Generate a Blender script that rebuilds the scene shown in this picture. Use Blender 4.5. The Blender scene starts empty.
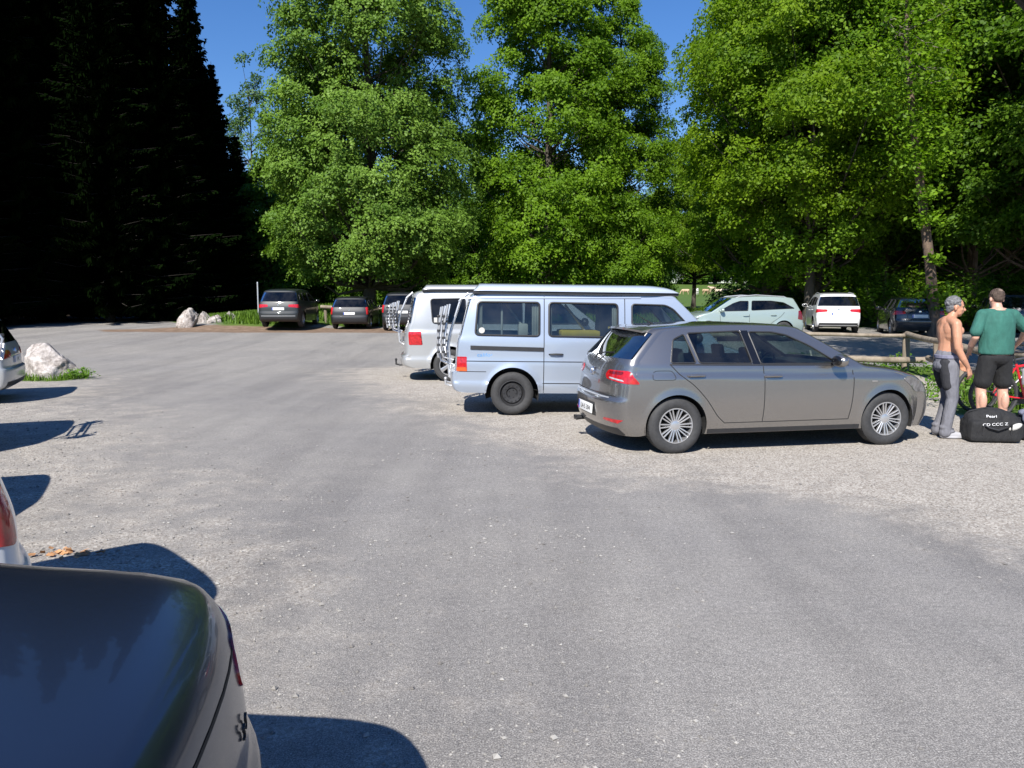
import bpy, bmesh, math, random
import numpy as np
from mathutils import Vector, Matrix, geometry
from mathutils.bvhtree import BVHTree
rng = np.random.default_rng(7)
random.seed(7)
R = math.radians
scene = bpy.context.scene
COL = scene.collection
F = 780.0; EYE = 1.68; PITCH = math.atan((384-300)/F)

# ------------------------------------------------------------------ basics
def ground_z(x, y):
    x = np.asarray(x, float); y = np.asarray(y, float)
    t = np.clip((y-18)/16.0, 0, 1); t = t*t*(3-2*t)
    z = .36*t + .0165*np.clip(y-34, 0, 156) + .055*np.clip(y-190, 0, 90)
    m = np.clip((y-33.5)/3, 0, 1)*np.clip((-8-x)/3, 0, 1)*np.clip((x+17)/4, 0, 1)
    z = z + .35*m
    return z

def gz(x, y): return float(ground_z(x, y))

def tag(o, label=None, cat=None, group=None, kind=None):
    if label: o['label'] = label
    if cat: o['category'] = cat
    if group: o['group'] = group
    if kind: o['kind'] = kind
    return o

def empty(name, loc=(0,0,0), rz=0):
    o = bpy.data.objects.new(name, None); COL.objects.link(o)
    o.location = loc; o.rotation_euler = (0,0,rz); o.empty_display_size = .2
    return o

def mk(name, verts, faces, mats, parent=None, smooth=True, midx=None, sharp=None):
    me = bpy.data.meshes.new(name)
    me.from_pydata([tuple(v) for v in verts], [], [tuple(f) for f in faces])
    if not isinstance(mats, (list, tuple)): mats = [mats]
    for m in mats: me.materials.append(m)
    if midx is not None: me.polygons.foreach_set('material_index', np.asarray(midx, dtype=np.int32))
    me.polygons.foreach_set('use_smooth', np.full(len(me.polygons), smooth, dtype=bool))
    if sharp is not None and smooth: 
        try: me.set_sharp_from_angle(angle=R(sharp))
        except Exception: pass
    me.update()
    o = bpy.data.objects.new(name, me); COL.objects.link(o)
    if parent: o.parent = parent
    return o

def quads_mesh(name, V, mat, parent=None, tint=None, smooth=False):
    """V: (n,4,3) array of quads -> one mesh object, fast"""
    n = len(V); me = bpy.data.meshes.new(name)
    me.vertices.add(n*4); me.vertices.foreach_set('co', np.ascontiguousarray(V, dtype=np.float32).ravel())
    me.loops.add(n*4); me.loops.foreach_set('vertex_index', np.arange(n*4, dtype=np.int32))
    me.polygons.add(n); me.polygons.foreach_set('loop_start', np.arange(0, n*4, 4, dtype=np.int32))
    me.polygons.foreach_set('loop_total', np.full(n, 4, dtype=np.int32))
    if tint is not None:
        a = me.attributes.new('tint', 'FLOAT', 'FACE'); a.data.foreach_set('value', np.asarray(tint, dtype=np.float32))
    me.materials.append(mat); me.update(calc_edges=True)
    me.polygons.foreach_set('use_smooth', np.full(n, smooth, dtype=bool))
    o = bpy.data.objects.new(name, me); COL.objects.link(o)
    if parent: o.parent = parent
    return o

class MB:
    """collects shapes into one mesh"""
    def __init__(s): s.v = []; s.f = []
    def add(s, verts, faces):
        b = len(s.v); s.v += [tuple(v) for v in verts]; s.f += [tuple(i+b for i in f) for f in faces]; return s
    def box(s, c, d, M=None, bev=0.0):
        bm = bmesh.new(); bmesh.ops.create_cube(bm, size=1)
        for v in bm.verts: v.co = Vector((v.co.x*d[0], v.co.y*d[1], v.co.z*d[2]))
        if bev > 0: bmesh.ops.bevel(bm, geom=bm.edges[:], offset=bev, segments=2, affect='EDGES', profile=.6)
        T = Matrix.Translation(c) @ (M.to_4x4() if M is not None else Matrix.Identity(4))
        bm.verts.ensure_lookup_table()
        for i, v in enumerate(bm.verts): v.index = i
        s.add([T @ v.co for v in bm.verts], [[v.index for v in f.verts] for f in bm.faces]); bm.free(); return s
    def tube(s, pts, r, n=8, closed=False, caps=True):
        pts = [Vector(p) for p in pts]; m = len(pts)
        rs = r if isinstance(r, (list, tuple, np.ndarray)) else [r]*m
        V = []; up = None
        for i, p in enumerate(pts):
            if closed: t = pts[(i+1) % m]-pts[i-1]
            else: t = pts[min(i+1, m-1)]-pts[max(i-1, 0)]
            if t.length < 1e-9: t = Vector((0,0,1))
            t.normalize()
            if up is None:
                up = Vector((0,0,1)) if abs(t.z) < .9 else Vector((1,0,0))
            a = up - t*up.dot(t)
            if a.length < 1e-5: a = t.orthogonal()
            a.normalize(); up = a; b = t.cross(a)
            for k in range(n):
                th = 2*math.pi*k/n
                V.append(p+(a*math.cos(th)+b*math.sin(th))*rs[i])
        Fc = []
        for i in range(m if closed else m-1):
            j = (i+1) % m
            for k in range(n):
                l = (k+1) % n
                Fc.append((i*n+k, i*n+l, j*n+l, j*n+k))
        if caps and not closed:
            Fc.append(tuple(range(n-1, -1, -1))); Fc.append(tuple((m-1)*n+k for k in range(n)))
        return s.add(V, Fc)
    def lathe(s, prof, n=32, axis='Y', c=(0,0,0)):
        """prof: (radius, height) list revolved about an axis"""
        V = []; Fc = []; m = len(prof)
        for (r, h) in prof:
            for k in range(n):
                th = 2*math.pi*k/n; a, b = r*math.cos(th), r*math.sin(th)
                p = {'Y': (a, h, b), 'Z': (a, b, h), 'X': (h, a, b)}[axis]
                V.append((p[0]+c[0], p[1]+c[1], p[2]+c[2]))
        for i in range(m-1):
            for k in range(n):
                l = (k+1) % n
                Fc.append((i*n+k, i*n+l, (i+1)*n+l, (i+1)*n+k))
        return s.add(V, Fc)
    def ell(s, c, r, M=None, seg=16, rings=10):
        V = []; Fc = []
        for i in range(1, rings):
            ph = math.pi*i/rings
            for k in range(seg):
                th = 2*math.pi*k/seg
                V.append(Vector((math.sin(ph)*math.cos(th)*r[0], math.sin(ph)*math.sin(th)*r[1], math.cos(ph)*r[2])))
        V.append(Vector((0,0,r[2]))); V.append(Vector((0,0,-r[2])))
        if M is not None: V = [M @ v for v in V]
        V = [v+Vector(c) for v in V]; n = seg; a = len(V)-2; b = len(V)-1
        for i in range(rings-2):
            for k in range(n):
                l = (k+1) % n; Fc.append((i*n+k, (i+1)*n+k, (i+1)*n+l, i*n+l))
        for k in range(n):
            l = (k+1) % n; Fc.append((a, k, l)); Fc.append((b, (rings-2)*n+l, (rings-2)*n+k))
        return s.add(V, Fc)
    def build(s, name, mat, parent=None, smooth=True, sharp=35):
        return mk(name, s.v, s.f, mat, parent, smooth, sharp=sharp)

def capsule(mb, p, q, r0, r1, n=14):
    p = Vector(p); q = Vector(q); d = q-p; L = d.length
    M = d.normalized().to_track_quat('Z', 'Y').to_matrix()
    pr = []
    for i in range(0, 6): a = -math.pi/2+math.pi/2*i/6; pr.append((max(r0*math.cos(a), 1e-4), r0*math.sin(a)))
    pr.append((r0, 0)); pr.append((r1, L))
    for i in range(1, 7): a = math.pi/2*i/6; pr.append((max(r1*math.cos(a), 1e-4), L+r1*math.sin(a)))
    V = []; Fc = []
    for (r, h) in pr:
        for k in range(n):
            th = 2*math.pi*k/n; V.append(M @ Vector((r*math.cos(th), r*math.sin(th), h)) + p)
    m = len(pr)
    for i in range(m-1):
        for k in range(n):
            l = (k+1) % n; Fc.append((i*n+k, i*n+l, (i+1)*n+l, (i+1)*n+k))
    Fc.append(tuple(range(n-1, -1, -1))); Fc.append(tuple((m-1)*n+k for k in range(n)))
    mb.add(V, Fc)

def chain(mb, pts, rs):
    for i in range(len(pts)-1): capsule(mb, pts[i], pts[i+1], rs[i], rs[i+1])

def remesh(mb, name, mat, parent, voxel=.008, smooth_it=6, fac=.5):
    me = bpy.data.meshes.new('tmp'); me.from_pydata(mb.v, [], mb.f); me.update()
    o = bpy.data.objects.new('tmp', me); COL.objects.link(o)
    m = o.modifiers.new('r', 'REMESH'); m.mode = 'VOXEL'; m.voxel_size = voxel; m.use_smooth_shade = True
    if smooth_it:
        k = o.modifiers.new('s', 'SMOOTH'); k.factor = fac; k.iterations = smooth_it
    dg = bpy.context.evaluated_depsgraph_get()
    nm = bpy.data.meshes.new_from_object(o.evaluated_get(dg), preserve_all_data_layers=False, depsgraph=dg)
    bpy.data.objects.remove(o); bpy.data.meshes.remove(me)
    nm.name = name; nm.materials.clear()
    for mm in (mat if isinstance(mat, (list, tuple)) else [mat]): nm.materials.append(mm)
    nm.polygons.foreach_set('use_smooth', np.ones(len(nm.polygons), dtype=bool))
    r = bpy.data.objects.new(name, nm); COL.objects.link(r)
    if parent: r.parent = parent
    return r

def copy_tree(o, parent=None):
    c = o.copy(); COL.objects.link(c); c.parent = parent
    for ch in [k for k in KIDS.get(o.name, [])]: copy_tree(ch, c)
    return c
KIDS = {}
def index_kids():
    KIDS.clear()
    for o in bpy.data.objects:
        if o.parent: KIDS.setdefault(o.parent.name, []).append(o)

# ------------------------------------------------------------------ materials
def mat(name):
    m = bpy.data.materials.new(name); m.use_nodes = True
    nt = m.node_tree; nt.nodes.clear()
    out = nt.nodes.new('ShaderNodeOutputMaterial')
    return m, nt, out
def N(nt, t, **kw):
    n = nt.nodes.new(t)
    for k, v in kw.items():
        if k.startswith('i_'): n.inputs[k[2:].replace('_', ' ')].default_value = v
        else: setattr(n, k, v)
    return n
def noise(nt, scale, detail=4, rough=.6, coord=None, kind='Object'):
    n = N(nt, 'ShaderNodeTexNoise'); n.inputs['Scale'].default_value = scale
    n.inputs['Detail'].default_value = detail; n.inputs['Roughness'].default_value = rough
    if coord is None:
        tc = N(nt, 'ShaderNodeTexCoord'); coord = tc.outputs[kind]
    nt.links.new(coord, n.inputs['Vector']); return n
def ramp(nt, fac, stops):
    r = N(nt, 'ShaderNodeValToRGB'); el = r.color_ramp.elements
    while len(el) < len(stops): el.new(.5)
    for e, (p, c) in zip(el, stops):
        e.position = p; e.color = (c[0], c[1], c[2], 1) if not isinstance(c, (int, float)) else (c, c, c, 1)
    nt.links.new(fac, r.inputs['Fac']); return r
def mixc(nt, a, b, fac, mode='MIX'):
    m = N(nt, 'ShaderNodeMix', data_type='RGBA', blend_type=mode)
    for s, v in ((6, a), (7, b)):
        if hasattr(v, 'links'): nt.links.new(v, m.inputs[s])
        else: m.inputs[s].default_value = (*v, 1)
    if hasattr(fac, 'links'): nt.links.new(fac, m.inputs[0])
    else: m.inputs[0].default_value = fac
    return m.outputs[2]
def bump(nt, h, strength, dist):
    b = N(nt, 'ShaderNodeBump'); b.inputs['Strength'].default_value = strength; b.inputs['Distance'].default_value = dist
    nt.links.new(h, b.inputs['Height']); return b.outputs['Normal']

def simple(name, col, rough=.5, metal=0, coat=0, var=.12, nscale=8, bmp=0, bdist=.002, spec=.5, sheen=0):
    m, nt, out = mat(name)
    p = N(nt, 'ShaderNodeBsdfPrincipled')
    n = noise(nt, nscale, 5)
    r = ramp(nt, n.outputs['Fac'], [(.3, [c*(1-var) for c in col]), (.7, [min(1, c*(1+var)) for c in col])])
    nt.links.new(r.outputs['Color'], p.inputs['Base Color'])
    p.inputs['Roughness'].default_value = rough; p.inputs['Metallic'].default_value = metal
    p.inputs['Coat Weight'].default_value = coat; p.inputs['Coat Roughness'].default_value = .03
    p.inputs['Specular IOR Level'].default_value = spec
    if sheen: p.inputs['Sheen Weight'].default_value = sheen
    if bmp:
        n2 = noise(nt, nscale*6, 4); nt.links.new(bump(nt, n2.outputs['Fac'], bmp, bdist), p.inputs['Normal'])
    nt.links.new(p.outputs[0], out.inputs[0]); return m

def paint(name, col, metal=.5, rough=.35, dust=.25, dustcol=(.32,.30,.27), coat=1.0, wave=.12):
    """car paint with clear coat and road dust low on the body"""
    m, nt, out = mat(name)
    p = N(nt, 'ShaderNodeBsdfPrincipled')
    tc = N(nt, 'ShaderNodeTexCoord'); sx = N(nt, 'ShaderNodeSeparateXYZ'); nt.links.new(tc.outputs['Object'], sx.inputs[0])
    n = noise(nt, 5, 6, .7)
    mr = N(nt, 'ShaderNodeMapRange'); nt.links.new(sx.outputs['Z'], mr.inputs['Value'])
    mr.inputs['From Min'].default_value = .25; mr.inputs['From Max'].default_value = .8
    mr.inputs['To Min'].default_value = 1; mr.inputs['To Max'].default_value = .18
    mu = N(nt, 'ShaderNodeMath', operation='MULTIPLY'); nt.links.new(mr.outputs[0], mu.inputs[0]); nt.links.new(n.outputs['Fac'], mu.inputs[1])
    m2 = N(nt, 'ShaderNodeMath', operation='MULTIPLY'); nt.links.new(mu.outputs[0], m2.inputs[0]); m2.inputs[1].default_value = dust*1.6
    c = mixc(nt, col, dustcol, m2.outputs[0]); nt.links.new(c, p.inputs['Base Color'])
    fl = noise(nt, 900, 1, .5); 
    p.inputs['Metallic'].default_value = metal; p.inputs['Roughness'].default_value = rough
    p.inputs['Coat Weight'].default_value = coat
    ra = N(nt, 'ShaderNodeMapRange'); nt.links.new(m2.outputs[0], ra.inputs['Value']); ra.inputs['To Min'].default_value = .03; ra.inputs['To Max'].default_value = .5
    nt.links.new(ra.outputs[0], p.inputs['Coat Roughness'])
    wv = noise(nt, 1.8, 2, .5); nt.links.new(bump(nt, wv.outputs['Fac'], wave, .012), p.inputs['Coat Normal'])
    nt.links.new(p.outputs[0], out.inputs[0]); return m

def glass(name, tint=(.35,.42,.40), gloss=1.0, solid=0.0):
    m, nt, out = mat(name)
    tr = N(nt, 'ShaderNodeBsdfTransparent'); tr.inputs[0].default_value = (*tint, 1)
    gl = N(nt, 'ShaderNodeBsdfGlossy'); gl.inputs['Roughness'].default_value = .02; gl.inputs[0].default_value = (1,1,1,1)
    fr = N(nt, 'ShaderNodeFresnel'); fr.inputs[0].default_value = 1.5
    n = noise(nt, 3, 3); 
    df = N(nt, 'ShaderNodeBsdfDiffuse'); df.inputs[0].default_value = (.35,.34,.32,1)
    r = ramp(nt, n.outputs['Fac'], [(.35, 0.0), (.8, .05)])
    m1 = N(nt, 'ShaderNodeMixShader'); nt.links.new(r.outputs[0], m1.inputs[0]); nt.links.new(tr.outputs[0], m1.inputs[1]); nt.links.new(df.outputs[0], m1.inputs[2])
    mu = N(nt, 'ShaderNodeMath', operation='MULTIPLY'); nt.links.new(fr.outputs[0], mu.inputs[0]); mu.inputs[1].default_value = 1.6*gloss
    m2 = N(nt, 'ShaderNodeMixShader'); nt.links.new(mu.outputs[0], m2.inputs[0]); nt.links.new(m1.outputs[0], m2.inputs[1]); nt.links.new(gl.outputs[0], m2.inputs[2])
    nt.links.new(m2.outputs[0], out.inputs[0]); return m

def leafmat(name, c1, c2, trans=.35, rough=.45, tcol=None, spec=.22):
    m, nt, out = mat(name)
    at = N(nt, 'ShaderNodeAttribute', attribute_name='tint')
    n = noise(nt, .9, 3)
    ad = N(nt, 'ShaderNodeMath', operation='ADD'); nt.links.new(at.outputs['Fac'], ad.inputs[0]); nt.links.new(n.outputs['Fac'], ad.inputs[1])
    hf = N(nt, 'ShaderNodeMath', operation='MULTIPLY'); nt.links.new(ad.outputs[0], hf.inputs[0]); hf.inputs[1].default_value = .5
    r = ramp(nt, hf.outputs[0], [(.2, c1), (.8, c2)])
    p = N(nt, 'ShaderNodeBsdfPrincipled'); nt.links.new(r.outputs[0], p.inputs['Base Color'])
    p.inputs['Roughness'].default_value = rough; p.inputs['Specular IOR Level'].default_value = spec
    t = N(nt, 'ShaderNodeBsdfTranslucent')
    tc = mixc(nt, r.outputs[0], tcol or (.75, 1.0, .15), 1.0, 'MULTIPLY')
    g = N(nt, 'ShaderNodeGamma'); g.inputs[1].default_value = .8; nt.links.new(tc, g.inputs[0])
    nt.links.new(g.outputs[0], t.inputs[0])
    mx = N(nt, 'ShaderNodeMixShader'); mx.inputs[0].default_value = trans
    nt.links.new(p.outputs[0], mx.inputs[1]); nt.links.new(t.outputs[0], mx.inputs[2])
    nt.links.new(mx.outputs[0], out.inputs[0]); return m

M = {}
M['tyre'] = simple('tyre_rubber', (.035,.035,.036), .75, var=.25, nscale=20, bmp=.3)
M['rim'] = simple('alloy', (.62,.62,.63), .3, .8, var=.06)
M['steel_wheel'] = simple('black_steel', (.03,.03,.032), .5, .2)
M['plastic'] = simple('black_plastic', (.022,.022,.024), .5, var=.15)
M['gloss_black'] = simple('gloss_black', (.008,.008,.009), .12, coat=.5)
M['seam'] = simple('panel_gap', (.012,.012,.012), .8)
M['liner'] = simple('wheel_liner', (.012,.012,.012), .9)
M['red'] = simple('lamp_red', (.42,.012,.015), .15, coat=1, var=.35, nscale=25)
M['dark_red'] = simple('lamp_dark_red', (.16,.008,.01), .15, coat=1, var=.3, nscale=25)
M['amber'] = simple('lamp_amber', (.55,.10,.02), .15, coat=1, var=.2, nscale=25)
M['clear'] = simple('lamp_clear', (.55,.55,.56), .1, .3, coat=1, var=.3, nscale=25)
M['headlamp'] = simple('headlamp_smoked', (.16,.16,.165), .1, .3, coat=1, var=.5, nscale=18)
M['chrome'] = simple('chrome', (.75,.75,.76), .12, 1.0, var=.03)
M['alu'] = simple('brushed_aluminium', (.62,.63,.65), .32, .6, var=.08)
M['plate'] = simple('number_plate_white', (.78,.78,.76), .4, var=.03)
M['plate_blue'] = simple('plate_blue', (.02,.06,.35), .4)
M['ink'] = simple('plate_black', (.02,.02,.02), .5)
M['seat'] = simple('seat_fabric', (.05,.05,.053), .85, var=.2, nscale=30)
M['interior'] = simple('interior_dark', (.03,.03,.032), .8)
M['cream'] = simple('interior_light', (.5,.49,.46), .8)
M['yellow'] = simple('yellow_fabric', (.90,.62,.03), .8)
M['glass'] = glass('car_glass', (.42,.52,.50))
M['glass_clear'] = glass('van_glass', (.45,.52,.52))
M['glass_rear'] = glass('rear_glass', (.05,.06,.06), .28)
M['glass_dark'] = glass('privacy_glass', (.03,.035,.035), .55)
# ------------------------------------------------------------------ car building
def catmull(P, k):
    P = np.asarray(P, float); n = len(P); out = []
    Q = np.vstack([2*P[0]-P[1], P, 2*P[-1]-P[-2]])
    for i in range(n-1):
        p0, p1, p2, p3 = Q[i:i+4]
        # limit the tangents so tight corners do not overshoot
        d = np.linalg.norm(p2-p1)
        m1 = (p2-p0)/2; m2 = (p3-p1)/2
        for m in (m1, m2):
            L = np.linalg.norm(m)
            if L > d*1.1: m *= d*1.1/L
        for j in range(k):
            t = j/k
            out.append((2*t**3-3*t**2+1)*p1+(t**3-2*t**2+t)*m1+(-2*t**3+3*t**2)*p2+(t**3-t**2)*m2)
    out.append(P[-1]); return np.array(out)
def smoothcurve(kn):
    kn = sorted(kn); X = np.array([a for a, b in kn]); Y = np.array([b for a, b in kn])
    d = np.diff(Y)/np.diff(X); m = np.zeros(len(X))
    m[0] = d[0]; m[-1] = d[-1]
    for i in range(1, len(X)-1): m[i] = 0 if d[i-1]*d[i] <= 0 else 2*d[i-1]*d[i]/(d[i-1]+d[i])
    def f(x):
        x = np.clip(np.asarray(x, float), X[0], X[-1]); i = np.clip(np.searchsorted(X, x)-1, 0, len(X)-2)
        h = X[i+1]-X[i]; t = (x-X[i])/h
        return (2*t**3-3*t**2+1)*Y[i]+(t**3-2*t**2+t)*h*m[i]+(-2*t**3+3*t**2)*Y[i+1]+(t**3-t**2)*h*m[i+1]
    return f
def pip(poly, P):
    poly = np.asarray(poly); P = np.asarray(P); x, y = P[:,0], P[:,1]; r = np.zeros(len(P), bool)
    j = len(poly)-1
    for i in range(len(poly)):
        xi, yi = poly[i]; xj, yj = poly[j]
        c = ((yi > y) != (yj > y))
        if yj != yi: r ^= c & (x < (xj-xi)*(y-yi)/(yj-yi)+xi)
        j = i
    return r
def segdist(poly, P, closed=True):
    poly = np.asarray(poly); P = np.asarray(P); D = np.full(len(P), 1e9); n = len(poly)
    for i in range(n if closed else n-1):
        a = poly[i]; b = poly[(i+1) % n]; ab = b-a; L = ab@ab
        t = np.clip(((P-a)@ab)/(L+1e-12), 0, 1); q = a+t[:,None]*ab
        D = np.minimum(D, np.linalg.norm(P-q, axis=1))
    return D
def resample(poly, s, closed=True):
    poly = [np.array(p, float) for p in poly]; out = []; n = len(poly)
    for i in range(n if closed else n-1):
        a = poly[i]; b = poly[(i+1) % n]; L = np.linalg.norm(b-a); k = max(1, int(math.ceil(L/s)))
        for j in range(k): out.append(a+(b-a)*j/k)
    if not closed: out.append(poly[-1])
    return np.array(out)
def round_poly(poly, r, k=4):
    out = []; n = len(poly); P = [np.array(p, float) for p in poly]
    for i in range(n):
        a, b, c = P[i-1], P[i], P[(i+1) % n]
        u = a-b; v = c-b; lu = np.linalg.norm(u); lv = np.linalg.norm(v); d = min(r, lu*.45, lv*.45)
        p = b+u/lu*d; q = b+v/lv*d
        for j in range(k+1):
            t = j/k; out.append((1-t)**2*p+2*t*(1-t)*b+t*t*q)
    return np.array(out)
def tri2d(outer, holes, s):
    """triangulate a 2D region with inner points; outer/holes already sampled"""
    loops = [np.asarray(outer)]+[np.asarray(h) for h in holes]
    V = []; E = []
    for l in loops:
        b = len(V); V += [tuple(p) for p in l]; n = len(l); E += [(b+i, b+(i+1) % n) for i in range(n)]
    o = loops[0]; mn = o.min(0); mx = o.max(0)
    gx = np.arange(mn[0]+s/2, mx[0], s); gy = np.arange(mn[1]+s/2, mx[1], s)
    if len(gx) and len(gy):
        G = np.array([(x+(s/2 if (iy % 2) else 0), y) for iy, y in enumerate(gy) for x in gx])
        k = pip(o, G)
        for h in loops[1:]: k &= ~pip(h, G)
        for l in loops: 
            G = G[k]; 
            if len(G) == 0: break
            k = segdist(l, G) > s*.45
        if len(G): G = G[k]
        V += [tuple(p) for p in G]
    r = geometry.delaunay_2d_cdt([Vector(v) for v in V], E, [], 0, 1e-6)
    ov = np.array([tuple(v) for v in r[0]]); of = np.array([tuple(f) for f in r[2]])
    ce = ov[of].mean(1); k = pip(o, ce)
    for h in loops[1:]: k &= ~pip(h, ce)
    return ov, of[k]

class Car:
    def __init__(s, sp, K=6, grid=.04, NV=28):
        s.sp = sp; s.K = K; s.grid = grid; s.NV = NV
        s.plan = smoothcurve(sp['plan']); s.inset = smoothcurve(sp['inset'])
        s.arch = [(sp['axles'][0], sp['wr']), (sp['axles'][1], sp['wr'])]; s.R = sp['archR']
    def w(s, x, z):
        x = np.asarray(x, float); z = np.asarray(z, float)
        r = s.plan(x)-s.inset(z - s.sp.get('bslope', 0)*x)
        for (ax, az) in s.arch:
            d = np.hypot(x-ax, z-az)-s.R
            t = np.clip(1-d/.07, 0, 1)*(d > -.05)*(z < az+s.R+.1)
            r = r+s.sp.get('flare', .012)*t*t*(3-2*t)
        return r
    def outline(s):
        sp = s.sp; E = catmull(sp['E'], s.K); s.Ep = E
        out = [tuple(p) for p in E]; z0 = sp['sill']
        xr, xf = sp['axles']; pts = []
        for ax in (xf, xr):
            a = math.asin(min(.99, (sp['wr']-z0)/s.R))
            arc = [(ax+s.R*math.cos(t), sp['wr']+s.R*math.sin(t)) for t in np.linspace(-a, math.pi+a, 30)]
            pts += arc
        bot = [out[-1]]+pts+[out[0]]
        bot = resample(bot, s.grid, False)[1:-1]
        return np.array(out+[tuple(p) for p in bot])
    def body(s, root, paintm):
        sp = s.sp; K = s.K
        outer = s.outline(); holes = [resample(round_poly(p, r), s.grid) for p, r in [(w['poly'], w.get('r', .03)) for w in sp['windows']]]
        s.holes = holes
        v2, f2 = tri2d(outer, holes, s.grid)
        V = []; Fc = []; mi = []
        for sd in (1, -1):
            b = len(V); ww = s.w(v2[:,0], v2[:,1])
            V += [(x, sd*y, z) for (x, z), y in zip(v2, ww)]
            for f in f2:
                g = [b+i for i in f]
                # v2 is CCW in (x,z): normal is -y
                Fc.append(tuple(g if sd < 0 else g[::-1])); mi.append(0)
        C = catmull(sp['C'], K); E = s.Ep; n = sp.get('n', 2.6)
        nn = np.interp(np.arange(len(C))/K, np.arange(len(sp['C'])), n if isinstance(n, (list, tuple)) else [n]*len(sp['C']))
        th = np.linspace(-math.pi/2, math.pi/2, s.NV+1)
        b = len(V); W = s.w(E[:,0], E[:,1])
        for i in range(len(C)):
            for t in th:
                sn = math.sin(t); yy = math.copysign(abs(sn)**(2/nn[i]), sn); bl = abs(math.cos(t))**(2/nn[i]) if abs(abs(t)-math.pi/2) > 1e-9 else 0
                p = E[i]+(C[i]-E[i])*bl
                V.append((p[0], W[i]*yy, p[1]))
        gl = []  # (i0,i1,name,th)
        s.full_f = list(Fc); nth = s.NV+1; glassf = {}
        for i in range(len(C)-1):
            for j in range(s.NV):
                f = (b+i*nth+j, b+(i+1)*nth+j, b+(i+1)*nth+j+1, b+i*nth+j+1)
                f = f[::-1]
                s.full_f.append(f)
                key = None
                for g in sp.get('glass', []):
                    tm = abs((th[j]+th[j+1])/2)/(math.pi/2)
                    if g['seg'][0]*K+g.get('o0', 0) <= i < g['seg'][1]*K-g.get('o1', 0) and tm < g['th']: key = g['name']
                if key: glassf.setdefault(key, []).append(f)
                else: Fc.append(f); mi.append(0)
        s.V = V
        s.bvh = BVHTree.FromPolygons([Vector(v) for v in V], s.full_f)
        o = mk('body', V, Fc, paintm, root)
        bm = bmesh.new(); bm.from_mesh(o.data); bmesh.ops.remove_doubles(bm, verts=bm.verts, dist=.0008)
        bm.normal_update()
        bm.to_mesh(o.data); bm.free()
        o.data.polygons.foreach_set('use_smooth', np.ones(len(o.data.polygons), bool))
        try: o.data.set_sharp_from_angle(angle=R(50))
        except Exception: pass
        for k, fs in glassf.items():
            used = sorted({i for f in fs for i in f}); mp = {u: i for i, u in enumerate(used)}
            gm = next(g for g in sp['glass'] if g['name'] == k)
            cen = Vector((0,0,.8))
            vv = [Vector(V[u]) for u in used]
            mk(k, [p+(cen-p).normalized()*.006 for p in vv], [tuple(mp[i] for i in f) for f in fs], M[gm.get('mat', 'glass')], root)
        for wd, h in zip(sp['windows'], holes):
            for sd in (1, -1):
                if wd.get('opaque'): mm = M['gloss_black']
                else: mm = M[wd.get('mat', 'glass')]
                s.side_patch(root, wd.get('name', 'window'), h, mm, -.008, sd, skirt=False, sampled=True)
                mb = MB(); hh = h; y = s.w(hh[:,0], hh[:,1])
                mb.tube([(x, sd*(yy+.001), z) for (x, z), yy in zip(hh, y)], wd.get('trim', .009), 6, closed=True)
                mb.build('window_seal', M['plastic'], root)
        # underside, wheel housings, cabin floor
        mb = MB(); z0 = sp['sill']; xs = np.linspace(E[0][0]+.05, E[-1][0]-.05, 40); L = []; 
        for x in xs:
            inwheel = any(abs(x-ax) < s.R+.02 for ax, _ in s.arch)
            L.append(float(s.plan(x))*(1)-(.32 if inwheel else .07))
        V2 = []
        for x, hw in zip(xs, L): V2 += [(x, -hw, z0+.03), (x, hw, z0+.03)]
        mb.add(V2, [(2*i, 2*i+1, 2*i+3, 2*i+2) for i in range(len(xs)-1)])
        for ax, az in s.arch:
            for sd in (1, -1):
                yo = float(s.plan(ax))-.045; yi = yo-.30; A = np.linspace(-.3, math.pi+.3, 22); rr = s.R+.012
                V3 = []
                for a in A: V3 += [(ax+rr*math.cos(a), sd*yo, az+rr*math.sin(a)), (ax+rr*math.cos(a), sd*yi, az+rr*math.sin(a))]
                f3 = [(2*i, 2*i+2, 2*i+3, 2*i+1) for i in range(len(A)-1)]
                b = len(V3); V3.append((ax, sd*yi, az)); f3 += [(2*i+1, 2*i+3, b) for i in range(len(A)-1)]
                mb.add(V3, f3)
        mb.build('underbody', M['liner'], root, smooth=False)
        return o
    # ---- patches lying on the skin
    def _patch(s, root, name, pts3, nrm, faces, mt, off, skirt=True):
        pts3 = [Vector(p) for p in pts3]; V = [p+n*off for p, n in zip(pts3, nrm)]; Fc = [tuple(f) for f in faces]
        if skirt:
            cnt = {}
            for f in Fc:
                for a, b in zip(f, f[1:]+f[:1]): cnt[(a, b)] = cnt.get((a, b), 0)+1
            bd = [(a, b) for (a, b) in cnt if (b, a) not in cnt]; mp = {}
            for a, b in bd:
                for q in (a, b):
                    if q not in mp: mp[q] = len(V); V.append(pts3[q]-nrm[q]*.006)
            for a, b in bd: Fc.append((b, a, mp[a], mp[b]))
        return mk(name, V, Fc, mt, root, sharp=50)
    def side_patch(s, root, name, poly, mt, off=.003, sd=-1, skirt=True, sampled=False, grid=None):
        g = grid or s.grid
        h = poly if sampled else resample(poly, g)
        v, f = tri2d(h, [], g); y = s.w(v[:,0], v[:,1])
        P = [(x, sd*yy, z) for (x, z), yy in zip(v, y)]; nr = [Vector((0, sd, 0))]*len(P)
        f = [tuple(int(i) for i in (t if sd < 0 else t[::-1])) for t in f]
        return s._patch(root, name, P, nr, f, mt, off, skirt)
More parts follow.
